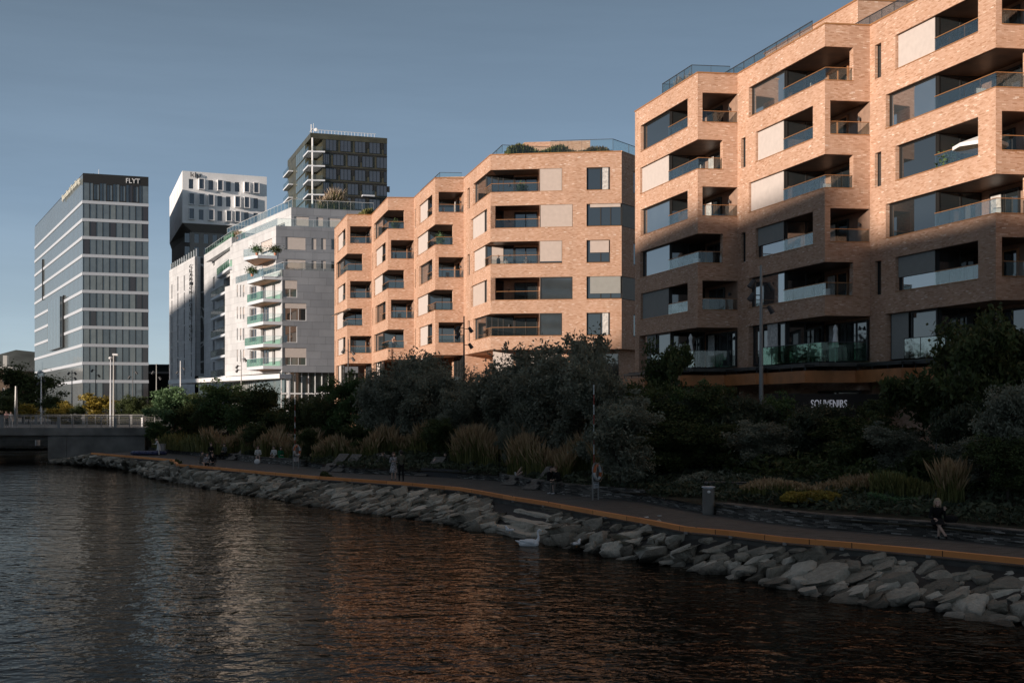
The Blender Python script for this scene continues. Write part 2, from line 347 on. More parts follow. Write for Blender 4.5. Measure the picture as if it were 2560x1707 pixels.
def place_text(name, txt, fr, s, d, z, w, h, m, parent, ext=.06, bold=0):
    """text lying in the facade plane; s,z = lower left corner, fitted to w x h"""
    me = text_mesh(txt, 1, 0.5); n = len(me.vertices); c = np.empty(n*3); me.vertices.foreach_get('co', c); c = c.reshape(-1, 3)
    mn = c.min(0); mx = c.max(0); c = (c-mn)/(mx-mn); out = np.empty_like(c)
    ou = s+c[:, 0]*w; dd = d-(c[:, 2])*ext
    out[:, 0] = fr.O[0]+ou*fr.a[0]+dd*fr.b[0]; out[:, 1] = fr.O[1]+ou*fr.a[1]+dd*fr.b[1]; out[:, 2] = z+c[:, 1]*h
    me.vertices.foreach_set('co', out.ravel()); me.materials.clear(); me.materials.append(M[m]); me.update(); me.name = name
    return link(name, me, parent)
def grid_mesh(name, rows, m, parent=None, smooth=False):
    mb = MB(); nc = len(rows[0]); mb.v = [p for r in rows for p in r]
    for i in range(len(rows)-1):
        for j in range(nc-1):
            mb.f.append((i*nc+j, i*nc+j+1, (i+1)*nc+j+1, (i+1)*nc+j)); mb.m.append(0)
    return mb.build(name, m, parent, smooth)
# ================================================================ the two brick apartment buildings
FH = 3.1; OP = 1.96; BD = 1.14; PARA = 1.27
def window(name, parent, fr, s0, s1, z0, z1, d, glass='glass', mull=(), blind=None, bz=None, bw=None, fw=.07, framem='frame_black'):
    """a pane with its frame (and outer blind) as sub-parts; s along, d into the building"""
    g = MB(); g.box(fr, s0+fw, s1-fw, d, d+.02, z0+fw, z1-fw); o = g.build(name, glass, parent)
    f = MB(); f.box(fr, s0, s1, d-.05, d+.06, z0, z0+fw); f.box(fr, s0, s1, d-.05, d+.06, z1-fw, z1)
    for u in (s0, s1-fw): f.box(fr, u, u+fw, d-.047, d+.057, z0+fw, z1-fw)
    for u in mull: f.box(fr, u-fw/2, u+fw/2, d-.045, d+.05, z0+fw, z1-fw)
    f.build('frame', framem, o)
    if blind:
        a, b = bw or (s0+fw*.6, s1-fw*.3); c, e = bz or (z0+.02, z1-.03)
        q = MB(); q.box(fr, a, b, d-.12, d-.09, c, e); q.build('blind', blind, o)
    return o
def railing(parent, pts, z0, z1, glass='rail_glass', post=1.35, capm='bronze', name='balcony_railing'):
    g = MB(); r = MB()
    for (p, q) in zip(pts[:-1], pts[1:]):
        a = unit((q[0]-p[0], q[1]-p[1])); L = math.hypot(q[0]-p[0], q[1]-p[1]); fr = Fr(p, a, (-a[1], a[0]))
        n = max(1, round(L/post)); w_ = L/n
        for k in range(n): g.box(fr, k*w_+.012, (k+1)*w_-.012, -.008, .008, z0, z1)
        r.box(fr, 0, L, -.025, .025, z1, z1+.035)
        if glass != 'rail_glass' or name != 'balcony_railing':
            for k in range(n+1): r.box(fr, max(0, k*w_-.008), min(L, k*w_+.008), -.015, .015, z0, z1)
    o = g.build(name, glass, parent); r.build('handrail', capm, o); return o
def wall_lamp(parent, fr, s, d, z, side=-1):
    l = MB(); p = Vector(fr.pt(s, d, z)); o1 = Vector(fr.pt(s, d+side*.16, z+.05))
    l.tube(p, o1, .03); l.tube(o1+Vector((0, 0, .10)), o1-Vector((0, 0, .14)), .04, .10, 10); l.build('wall_lamp', 'dark_metal', parent)
def zig_block(bld, walls, caps, fr, La, Lb, pats, ztop, spec, end_left=False, nfl=5, style=None, pier_b=True):
    """one saw-tooth bay; fr.a runs along the long face towards the camera, fr.b along the short face"""
    w1, mu, p0, p1, = spec['w0'], spec['mu'], spec['p0'], spec['p1']
    D = 16.0; z = ztop
    walls.box(fr, 0, La, 0, D, z-PARA, z); caps.box(fr, -.04, La+.04, -.04, Lb+.05, z, z+.09)
    ceil = MB(); z -= PARA
    rr = random.Random(spec['seed'])
    for f in range(nfl):
        zc = z; zs = z-OP; P = pats[f % 2]; walls.box(fr, 0, La, 0, D, zs-BD, zs)
        walls.box(fr, 0, La, Lb+.12, D, zs, zc)          # core behind the loggias
        if end_left: walls.box(fr, 0, .4, .4, Lb+.12, zs, zc)
        caps.box(fr, (p0 if P == 'P' else w1), (p1 if P == 'P' else La+.03), -.035, .0, zs, zs+.045)
        blind = rr.choice(['blind', 'blind', None, 'blind']) if not spec.get('bl') else spec['bl'][f]
        gl = 'glass_sky_pale' if (f*3+spec['seed']*5) % 4 < 2 else 'glass'
        if P == 'W':
            walls.box(fr, 0, w1, 0, .4, zs, zc); sw = w1
            walls.box(fr, La-.4, La, .63*Lb, Lb+.12, zs, zc)
        else:
            a0, a1 = spec['slit']
            walls.box(fr, 0, a0, 0, .4, zs, zc); walls.box(fr, a1, p0, 0, .4, zs, zc); sw = p0
            window('window', bld, fr, a0, a1, zs+.05, zc, .22, 'glass', fw=.05)
            walls.box(fr, p1, La, 0, .32, zs, zc); walls.box(fr, La-.35, La, .32, .12*Lb, zs, zc) if .12*Lb > .33 else None
        bz = None
        if blind == 'half': blind, bz = 'blind_grey', (zs+OP*.42, zc-.03)
        window('window', bld, fr, sw, mu, zs+.03, zc-.01, .27, gl, mull=[sw+(mu-sw)*.04], blind=blind, bz=bz)
        if fr.pt(mu, 0, 0)[1] and spec.get('loggia', True):
            # glazing on the side of the room, facing the loggia
            sf = Fr(fr.pt(mu, 0, 0)[:2], fr.b, fr.a)
            window('window', bld, sf, .3, Lb+.1, zs-.9, zc-.01, .0, 'glass', mull=[.3+(Lb-.2)*.5], fw=.08)
            e = La-.4 if P == 'W' else La
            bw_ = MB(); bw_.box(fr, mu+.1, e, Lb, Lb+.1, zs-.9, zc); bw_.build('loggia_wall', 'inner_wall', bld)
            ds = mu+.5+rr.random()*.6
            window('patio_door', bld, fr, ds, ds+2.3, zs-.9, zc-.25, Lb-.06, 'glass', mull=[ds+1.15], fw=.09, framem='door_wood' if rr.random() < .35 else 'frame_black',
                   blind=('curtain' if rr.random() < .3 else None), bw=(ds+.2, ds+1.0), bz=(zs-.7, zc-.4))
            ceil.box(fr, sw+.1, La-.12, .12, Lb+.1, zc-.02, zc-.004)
            if P == 'P':
                railing(bld, [fr.pt(mu+.06, .1, 0), fr.pt(p1, .1, 0)], zs+.02, zs+.76)
                railing(bld, [fr.pt(La-.1, .12*Lb, 0), fr.pt(La-.1, Lb, 0)], zs+.02, zs+.76)
                caps.box(fr, La, La+.035, .12*Lb, Lb, zs, zs+.045)
                wall_lamp(bld, fr, La-.9, Lb, zs+1.15)
            else:
                railing(bld, [fr.pt(mu+.06, .1, 0), fr.pt(La-.1, .1, 0), fr.pt(La-.1, .62*Lb, 0)], zs+.02, zs+.76)
                caps.box(fr, La, La+.035, 0, .63*Lb, zs, zs+.045)
        z = zs-BD
    ceil.build('loggia_ceiling', 'dark_ceiling', bld)
    return z
def frames(pts_a, b):   # pts: concave, convex pairs
    out = []
    for (c0, c1) in pts_a:
        a = unit((c1[0]-c0[0], c1[1]-c0[1])); out.append((Fr(c0, a, unit(b)), math.hypot(c1[0]-c0[0], c1[1]-c0[1])))
    return out
bdir = (2.7, .35)
def chain(P0, a, La, b, Lb, n):
    r = []; p = P0
    for i in range(n): r.append(p); p = (p[0]+a[0]*La+b[0]*Lb, p[1]+a[1]*La+b[1]*Lb)
    return r
# ---- building on the right (near)
ZR = EYE+22.05; aR = unit((3.05, -10.62)); bR = unit(bdir); LaR = 11.1; LbR = 2.72
R0 = (9.2, 91.45)
bR_obj = thing('apartment_building', 'tall saw-toothed brick apartment building filling the right side above the dark trees', 'building', (20, 80, 0))
walls = MB(); caps = MB(); RF = []
pp = chain(R0, aR, LaR, bR, LbR, 5)
pats = [('P', 'W'), ('W', 'P'), ('P', 'W'), ('W', 'P'), ('P', 'W')]
bl = [['', 'blind', '', '', 'blind_grey'], ['', 'blind', 'blind', 'half', ''], ['blind', '', '', '', 'half'], ['', 'blind', '', '', ''], ['', 'blind', '', '', '']]
for i, p in enumerate(pp):
    fr = Fr(p, aR, bR); RF.append(fr)
    zb = zig_block(bR_obj, walls, caps, fr, LaR, LbR, pats[i], ZR, dict(w0=1.6 if i else 1.0, mu=5.95, p0=2.55 if i else 1.1, p1=9.75 if i else 9.5, slit=(.5, 1.15) if i else (.5, .52), seed=i+3, bl=bl[i]), end_left=(i == 0))
ZTR = zb                                # underside of lowest brick band
zt0 = 6.9                               # terrace floor
tw = MB()
for i, fr in enumerate(RF):             # terrace storey
    tw.box(fr, 0, 1.55, 0, .5, zt0, zb) if i else tw.box(fr, 0, .8, 0, .5, zt0, zb)
    tw.box(fr, 0, LaR, LbR+.12, 16, 0, zb); tw.box(fr, 1.6, 6.3, 1.0, LbR+.12, 0, zt0)
    window('window', bR_obj, fr, 1.6, 5.9, zt0+.1, zb, .35, 'glass', mull=[2.9, 3.6], fw=.12, blind='blind_grey' if i % 2 == 0 else 'curtain', bw=(3.7, 5.0) if i % 2 else (1.8, 3.4))
    sf = Fr(fr.pt(5.95, 0, 0)[:2], fr.b, fr.a); window('window', bR_obj, sf, .4, LbR, zt0+.1, zb, 0, 'glass', mull=[1.5], fw=.1)
    window('patio_door', bR_obj, fr, 6.3, 10.9, zt0+.1, zb-.2, LbR, 'glass', mull=[7.4, 8.5, 9.7], fw=.1, blind='curtain', bw=(6.8, 7.8), bz=(zt0+.2, zb-.3))
    railing(bR_obj, [fr.pt(4.2, -.5, 0), fr.pt(LaR+.3, -.35, 0), fr.pt(LaR+.3, LbR-.4, 0)], zt0+.05, zt0+1.12, 'rail_green' if i == 1 else 'rail_glass', 1.4, 'dark_metal', 'terrace_railing')
    wall_lamp(bR_obj, fr, LaR-.8, LbR, zt0+2)
walls.v += []; i0 = len(walls.v)
walls.v += tw.v; walls.f += [tuple(i0+k for k in f) for f in tw.f]; walls.m += tw.m
# ground storey: deep dark shop fronts under the terrace
gz = 1.2
for i, fr in enumerate(RF):
    walls.box(fr, .0, 1.2, 1.4, 2.4, 0, zt0-.25)
    window('shop_window', bR_obj, fr, 1.2, LaR-.1, gz, 5.3, 2.2, 'glass_brown', mull=[3.5, 6, 8.5], fw=.12)
    walls.box(fr, 1.2, LaR, 2.1, 2.7, 5.3, zt0-.25)
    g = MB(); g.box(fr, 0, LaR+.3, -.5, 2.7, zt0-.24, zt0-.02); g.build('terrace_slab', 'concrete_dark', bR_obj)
walls.build('wall', 'brick', bR_obj); caps.build('coping', 'bronze', bR_obj)
# zig-zag corten fascia with black channel above it
fas = MB(); chn = MB(); hang = MB()
path = []; HG = []
for i, fr in enumerate(RF):
    for s_, d_ in ((.2, -1.0), (LaR*.48, -1.35), (LaR*.48+.1, -.75), (LaR*.98, -1.1), (LaR*.98+.1, .6)):
        path.append(fr.pt(s_, d_, 0)[:2])
for p, q in zip(path[:-1], path[1:]):
    L_ = math.hypot(q[0]-p[0], q[1]-p[1])
    if L_ < .05: continue
    fr = line_frame(p, q, (1, .2)); fas.box(fr, 0, L_, 0, .06, 5.72, 6.42); chn.box(fr, 0, L_, .05, 1.6, 6.62, 6.78); chn.box(fr, 0, L_, .1, 1.7, 5.75, 5.85)
    for k in range(int(L_/1.7)+1): HG.append((fr.pt(min(L_-.05, k*1.7+.1), .1, 6.4), fr.pt(min(L_-.05, k*1.7+.1), .1, 6.7)))
cano = fas.build('canopy', 'corten', bR_obj); chn.build('channel', 'frame_black', cano); [MB().tube(a_, b_, .03, n=5).build('hanger', 'dark_metal', cano) for a_, b_ in HG]
# shop sign lettering on dark glass
f2 = RF[2]; f1 = RF[1]
sf = line_frame((X(2027, 66), 66), (X(2117, 66.6), 66.6), (0, 1))
place_text('sign_lettering', 'SOUVENIRS', sf, 0, 0, Zh(1018.5, 66), sf.px(2117), .42, 'sign_lit', bR_obj, .04)
sb = MB(); sb.box(sf, -2.5, 4.6, .05, .25, Zh(1018.5, 66)-.35, Zh(1018.5, 66)+.75); sb.build('sign_board', 'frame_black', bR_obj)
# roof: railings, penthouse
rf = MB()
for fr in RF: rf.box(fr, .1, LaR-.1, .1, 15.9, ZR-.02, ZR+.02)
roofo = rf.build('roof', 'roof', bR_obj)
fr = RF[0]; railing(bR_obj, [fr.pt(3.2, .8, 0), fr.pt(8.3, .8, 0), fr.pt(8.3, 3.5, 0)], ZR+.1, ZR+1.3, 'rail_glass', 1.2, 'dark_metal', 'roof_railing')
railing(bR_obj, [fr.pt(3.2, 4, 0), fr.pt(3.2, .8, 0)], ZR+.1, ZR+1.3, 'rail_glass', 1.2, 'dark_metal', 'roof_railing')
fr = RF[1]; railing(bR_obj, [fr.pt(-4.0, .9, 0), fr.pt(8.0, .9, 0)], ZR+.1, ZR+1.15, 'rail_glass', 1.5, 'dark_metal', 'roof_railing')
fr = RF[2]; railing(bR_obj, [fr.pt(-5.5, 1.0, 0), fr.pt(10.8, 1.0, 0)], ZR+.1, ZR+1.15, 'rail_glass', 1.3, 'dark_metal', 'roof_railing')
pf = Fr((21.2, 75.0), aR, bR)
ph = MB(); ph.box(pf, -12, 0, 0, 7, ZR, ZR+2.9); pho = ph.build('penthouse', 'brick', bR_obj)
ph = MB(); ph.box(pf, -12.1, .06, -.06, 7.06, ZR+2.9, ZR+3.0); ph.build('coping', 'bronze', pho)
# ---- middle building
ZM = EYE+21.75
bM = thing('apartment_building', 'brick apartment building in the middle with roof garden behind a glass rail', 'building', (-8, 115, 0))
walls = MB(); caps = MB(); MF = []
E = [(-21.75, 149.8), (-12.9-5.75, 138.4), (-15.9, 138.6), (-12.9, 127.1), (-10.2, 127.3), (-7.3, 116.3), (-4.6, 116.5), (-1.85, 105.7)]
mblocks = [(E[0], E[1], ('P', 'W')), (E[2], E[3], ('W', 'P')), (E[4], E[5], ('P', 'W'))]
blM = [['blind', '', 'blind', 'blind', 'blind'], ['', 'blind', 'blind', '', ''], ['blind', 'blind', '', 'blind', 'blind']]
for i, (c0, c1, pt) in enumerate(mblocks):
    a = unit((c1[0]-c0[0], c1[1]-c0[1])); La = math.hypot(c1[0]-c0[0], c1[1]-c0[1])
    nx = [E[2], E[4], E[6]][i]; b = unit((nx[0]-c1[0], nx[1]-c1[1])); Lb = math.hypot(nx[0]-c1[0], nx[1]-c1[1])
    fr = Fr(c0, a, b); MF.append((fr, La, Lb))
    zbM = zig_block(bM, walls, caps, fr, La, Lb, pt, ZM, dict(w0=1.7, mu=La*.6, p0=2.9, p1=La*.87, slit=(.5, 1.1), seed=i+20, bl=blM[i]), end_left=(i == 0))
# fourth bay with the long front
a4 = unit((E[7][0]-E[6][0], E[7][1]-E[6][1])); L4 = math.hypot(E[7][0]-E[6][0], E[7][1]-E[6][1])
E8 = (9.34, 104.2); b4 = unit((E8[0]-E[7][0], E8[1]-E[7][1])); LF = math.hypot(E8[0]-E[7][0], E8[1]-E[7][1])
fa = Fr(E[6], a4, b4); ff = line_frame(E[7], E8, (0, 1)); inn = ff.b
E9 = (14.5, 112.0); fc = line_frame(E8, E9, (-1, 0.3)); LC = math.hypot(E9[0]-E8[0], E9[1]-E8[1])
foot = [E[6], E[7], E8, E9, (16, 122), (-1, 126)]
def inset(t):      # footprint pulled in behind the facades
    return [(E[6][0]+t, E[6][1]+.2), (E[7][0]+t+.6, E[7][1]+t), (E8[0]-t*.45, E8[1]+t), (E9[0]-t, E9[1]), (16, 122), (-1, 126)]
z = ZM; walls.prism(foot, z-PARA, z)
cp = MB()
for fr, L_ in ((fa, L4), (ff, LF), (fc, LC)): caps.box(fr, -.04, L_+.03, -.04, .35, z, z+.09)
z -= PARA; ceil = MB()
for f in range(5):
    zc = z; zs = z-OP; P = 'WP'[f % 2]
    walls.prism(foot, zs-BD, zs)
    walls.prism([(E[6][0]+2.9, E[6][1]+.2), (ff.pt(2.7, 2.7, 0)[:2]), (ff.pt(LF-1.5, 2.7, 0)[:2]), fc.pt(2.2, 1.2, 0)[:2], (E9[0]-.6, E9[1]), (15.9, 121.9), (-.9, 125.9)], zs, zc)
    # long front
    if P == 'W':
        l0, l1, w1 = 0, 4.25, 6.2; walls.box(ff, 8.3-2.1, 8.3, 0, .4, zs, zc); walls.box(ff, 10.3, LF, 0, .4, zs, zc)
        blinds = ['blind_beige', None, 'blind_beige'][0 if f < 4 else 1]
        window('window', bM, ff, 8.3, 10.3, zs+.03, zc-.01, .18, 'glass', mull=[9.5], fw=.1, blind='curtain' if f != 2 else 'blind_beige', bw=(9.65, 10.15) if f != 2 else (8.6, 10.2), bz=None if f != 2 else (zs+.9, zc-.05))
        walls.box(fc, 0, 2.2, .02, .4, zs, zc); walls.box(fc, 4.4, LC, .02, .4, zs, zc); window('window', bM, fc, 2.2, 4.4, zs+.03, zc-.01, .15, 'glass')
    else:
        l0, l1, w1 = .4, 4.3, 7.1; walls.box(ff, 7.1, 8.3, 0, .4, zs, zc); walls.box(ff, 0, .4, 0, .4, zs, zc)
        window('window', bM, ff, 8.3, LF, zs+.03, zc-.01, .18, 'glass', mull=[9.5, 10.35], fw=.1, blind='blind_beige' if f == 1 else 'blind_grey', bw=(8.6, LF-.1), bz=(zc-.3, zc-.03) if f == 1 else (zs+.5, zc-.03))
        window('window', bM, fc, .15, 3.6, zs+.03, zc-.01, .15, 'glass', blind='blind_grey'); walls.box(fc, 3.6, LC, .02, .4, zs, zc)
    caps.box(ff, l0, w1, -.035, 0, zs, zs+.045); caps.box(ff, 8.3, 10.3 if P == 'W' else LF, -.035, 0, zs, zs+.045)
    window('window', bM, ff, l1, w1, zs+.02, zc-.01, .1, 'glass_sky_pale' if f > 2 else 'glass', fw=.09, blind='blind_beige' if f < 3 else None, bz=(zs+(.2 if f == 2 else .03), zc-.03))
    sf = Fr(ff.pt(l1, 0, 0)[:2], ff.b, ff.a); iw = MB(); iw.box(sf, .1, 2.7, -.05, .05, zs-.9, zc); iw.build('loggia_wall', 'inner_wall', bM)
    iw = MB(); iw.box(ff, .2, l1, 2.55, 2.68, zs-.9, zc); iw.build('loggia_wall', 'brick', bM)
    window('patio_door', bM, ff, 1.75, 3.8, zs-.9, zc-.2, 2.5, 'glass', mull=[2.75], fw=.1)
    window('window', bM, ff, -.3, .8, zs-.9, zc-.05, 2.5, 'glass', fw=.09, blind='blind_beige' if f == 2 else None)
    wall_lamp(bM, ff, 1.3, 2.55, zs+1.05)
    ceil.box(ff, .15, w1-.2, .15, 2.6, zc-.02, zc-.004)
    # a-face
    if P == 'W':
        walls.box(fa, 0, 1.55, 0, .4, zs, zc); walls.box(fa, 2.65, 4.1, 0, .4, zs, zc); window('window', bM, fa, 1.55, 2.65, zs+.03, zc, .22, 'glass_brown')
        window('window', bM, fa, 4.1, 8.4, zs+.03, zc-.01, .27, 'glass', mull=[4.5], blind='blind' if f in (2,) else None)
        sf2 = Fr(fa.pt(8.45, 0, 0)[:2], fa.b, fa.a); window('window', bM, sf2, .25, 2.7, zs-.9, zc-.01, 0, 'glass', mull=[1.3])
        railing(bM, [fa.pt(8.5, .1, 0), fa.pt(L4-.08, .1, 0), ff.pt(l1, .1, 0)], zs+.02, zs+.76)
        caps.box(fa, 4.1, L4+.03, -.035, 0, zs, zs+.045)
    else:
        walls.box(fa, 0, 3.1, 0, .4, zs, zc); walls.box(fa, 9.75, L4, 0, .4, zs, zc)
        window('window', bM, fa, 3.1, 9.75, zs+.03, zc-.01, .27, 'glass', mull=[8.2], blind='blind' if f == 1 else 'blind_beige', bw=(3.5, 8.1))
        railing(bM, [ff.pt(.4, .1, 0), ff.pt(l1, .1, 0)], zs+.02, zs+.76)
    z = zs-BD
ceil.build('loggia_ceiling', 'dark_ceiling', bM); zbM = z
# storeys below
t0 = 6.1
walls.prism([(E[6][0]+2.9, E[6][1]+.2), ff.pt(2.7, 1.6, 0)[:2], ff.pt(LF-.5, 1.6, 0)[:2], E9, (15.9, 121.9), (-.9, 125.9)], 0, zbM)
bw_ = MB(); bw_.box(ff, 3.2, 5.7, 1.4, 1.58, t0, zbM-.01); bw_.box(ff, .0, 1.8, 1.4, 1.58, t0, zbM-.01); bw_.build('blind', 'blind', bM)
window('patio_door', bM, ff, 2.0, 3.1, t0, zbM-.05, 1.3, 'glass_brown', mull=[2.5]); window('window', bM, ff, 8, LF-.3, t0+.3, zbM-.3, 1.4, 'glass', mull=[9.6])
railing(bM, [fa.pt(6.5, .1, 0), fa.pt(L4+.3, -.2, 0), ff.pt(3.2, -.2, 0)], t0, t0+1.1, 'rail_glass', 1.3, 'dark_metal', 'terrace_railing')
tb = MB(); tb.box(ff, -.4, LF, -.4, 1.6, t0-1.3, t0-.02); tb.build('terrace_wall', 'brick', bM)
for i, (fr, La, Lb) in enumerate(MF):
    walls.box(fr, 0, La, Lb+.12, 16, 0, zbM); walls.box(fr, 0, 1.5, 0, .5, 0, zbM); walls.box(fr, 0, La, .05, Lb+.12, 0, t0)
    window('window', bM, fr, 1.6, La*.6, t0, zbM, .3, 'glass', mull=[3, 4.2], blind='blind', bw=(3, 5))
    window('patio_door', bM, fr, La*.6+.2, La-.3, t0, zbM-.1, Lb, 'glass', mull=[La*.75, La*.88])
    railing(bM, [fr.pt(La*.5, -.1, 0), fr.pt(La+.2, -.1, 0), fr.pt(La+.2, Lb-.1, 0)], t0, t0+1.1, 'rail_glass', 1.3, 'dark_metal', 'terrace_railing')
walls.build('wall', 'brick', bM); caps.build('coping', 'bronze', bM)
rf = MB(); rf.prism(foot, ZM+.001, ZM+.05)
for fr, La, Lb in MF: rf.box(fr, .1, La, .1, 15.9, ZM-.02, ZM+.03)
rf.build('roof', 'roof', bM)
railing(bM, [fa.pt(-10, 1.2, 0), fa.pt(L4+.5, .9, 0), ff.pt(5.0, .9, 0)], ZM+.1, ZM+.75, 'rail_clear', 2.2, 'dark_metal', 'roof_railing')
railing(bM, [ff.pt(5.1, 1.2, 0), ff.pt(LF-.8, 1.2, 0), fc.pt(9, 1.0, 0)], ZM+.1, ZM+1.35, 'rail_clear', 2.6, 'dark_metal', 'roof_railing')
railing(bM, [MF[2][0].pt(1, .5, 0), MF[2][0].pt(MF[2][1]-.3, .5, 0), (MF[2][0].pt(MF[2][1]-.3, 2.6, 0))], ZM+.1, ZM+.6, 'rail_clear', 2.0, 'dark_metal', 'roof_railing')
pq = Fr((1.15, 111.8), a4, b4); ph = MB(); ph.box(pq, -7, 0, 0, 6, ZM, ZM+2.45); ph.build('penthouse', 'brick', bM)
p3 = Fr((-8.05, 128.5), a4, b4); ph = MB(); ph.box(p3, -7, 0, 0, 6, ZM, ZM+2.4); ph.build('penthouse', 'brick', bM)
# ================================================================ office tower with light bands (far left)
def tower_flyt():
    T = thing('office_tower', 'grey glass office tower with light grey bands and FLYT lettering on the far left', 'building', (-80, 260, 0))
    c = (X(207, 250), 250.0); e = (X(371, 254.3), 254.3); l = (X(87, 323), 323.0)
    ff = line_frame(c, e, (0, 1)); fl = line_frame(c, l, (1, 0)); Lf = math.hypot(e[0]-c[0], e[1]-c[1]); Ll = math.hypot(l[0]-c[0], l[1]-c[1])
    back = (e[0]+l[0]-c[0], e[1]+l[1]-c[1]); k = F/250
    core = MB(); top = Zh(433, 250)
    ins = lambda d: [ff.pt(d, d, 0)[:2], ff.pt(Lf-d*.5, d, 0)[:2], back, (l[0]+d, l[1])]
    core.prism(ins(.45), 0, top-.1); core.build('wall', 'frame_black', T)
    bands = MB(); bys = [501, 545.5, 590, 635, 680, 724.5, 769, 814, 859, 904, 949]
    zt = [Zh(y, 250) for y in bys]
    for z in zt:
        bands.box(ff, -.06, Lf+.06, -.12, .4, z-.62, z); bands.box(fl, .061, Ll, -.12, .4, z-.62, z)
    bands.build('band', 'band_grey', T)
    rr = random.Random(5)
    edges = [top]+[None]
    spans = [(zt[0], top)]+[(zt[i+1], zt[i]-.62) for i in range(len(zt)-1)]+[(2.0, zt[-1]-.62)]
    nb = 10
    for i, (a, b) in enumerate(spans):
        if i == 0: b = top-1.9
        g = MB()
        for k_ in range(nb):
            u0, u1 = Lf*k_/nb, Lf*(k_+1)/nb
            g.box(ff, u0+.06, u1-.06, rr.random()*.03, .3, a+.02, b-.02, 1 if rr.random() < (.1 if k_ not in (9,) else .7) else rr.choice([0, 0, 2, 3]))
        gp = g.build('window_band', ['glass_office', 'glass_brown', 'glass_office_pale', 'glass_office_dim'], T)
        mm = MB()
        if i == 0:
            for k_ in (2, 4, 6, 8):
                u = Lf*(k_+.5)/nb-.65; mm.box(ff, u-.62, u-.4, -.12, 0, a, b); mm.box(ff, u+.55, u+.77, -.12, 0, a, b); mm.box(ff, u-.4, u+.55, -.11, 0, a, a+.25); mm.box(ff, u-.4, u+.55, -.11, 0, b-.25, b)
        for k_ in range(nb+1):
            u = Lf*k_/nb; mm.box(ff, max(0, u-.055), min(Lf, u+.055), -.05, .3, a, b)
        mm.build('mullion', 'frame_black', gp)
        g = MB(); n = 44; bb = top-.3 if i == 0 else b
        for k_ in range(n): g.box(fl, Ll*k_/n+.07, Ll*(k_+1)/n-.07, .0, .3, a+.02, bb-.02)
        gp = g.build('window_band', 'glass_sky_side', T); mm = MB()
        for k_ in range(n+1): u = Ll*k_/n; mm.box(fl, max(.12, u-.06), min(Ll, u+.06), -.02, .3, a, bb)
        mm.build('mullion', 'grey_metal', gp)
    p = MB(); p.box(ff, -.02, Lf+.02, -.08, .5, top-1.9, top); p.box(fl, .5, Ll, .1, .5, top-.3, top); p.build('parapet', 'frame_black', T)
    # projecting glass bay on the long side with a recess below
    u1, u0 = fl.px(130), fl.px(160); zb0, zb1 = Zh(861, 262), Zh(728, 262)
    g = MB(); g.box(fl, u0, u1, -.9, 0, zb0, zb1); b_ = g.build('glass_bay', 'glass_sky_side', T)
    mm = MB()
    for k_ in range(9): u = u0+(u1-u0)*k_/8; mm.box(fl, u-.05, u+.05, -.92, -.9, zb0, zb1)
    mm.build('mullion', 'grey_metal', b_)
    g = MB(); g.box(fl, u0-.9, u0, -.3, 0, zb0, zb1+.2); g.box(fl, fl.px(108)-.8, fl.px(108), -.3, 0, Zh(744, 300), Zh(640, 300)); g.build('recess', 'frame_black', T)
    # signs
    s0 = Lf*.655; s1 = Lf*.868
    place_text('sign_lettering', 'FLYT', ff, s0, -.1, top-1.5, s1-s0, .95, 'sign_white', T, .12)
    u1, u0 = fl.px(159), fl.px(203.5)
    place_text('sign_lettering', 'Sparebank Forsikring', Fr(fl.pt(u1, 0, 0)[:2], (-fl.a[0], -fl.a[1]), fl.b), 0, -.2, top-2.0, u1-u0, 1.7, 'sign_cream', T, .2)
    m = MB(); mp = (X(247, 262), 262); m.tube((*mp, top-.2), (*mp, Zh(423, 262)), .08, .04, 6); m.build('antenna', 'white_metal', T)
    d = MB(); d.tube(fl.pt(6, 3, top), fl.pt(6, 3, top+1.2), .1, n=6); d.box(fl, 5, 8, 2.9, 3.1, top+.8, top+1); d.build('roof_gear', 'dark_metal', T)
tower_flyt()
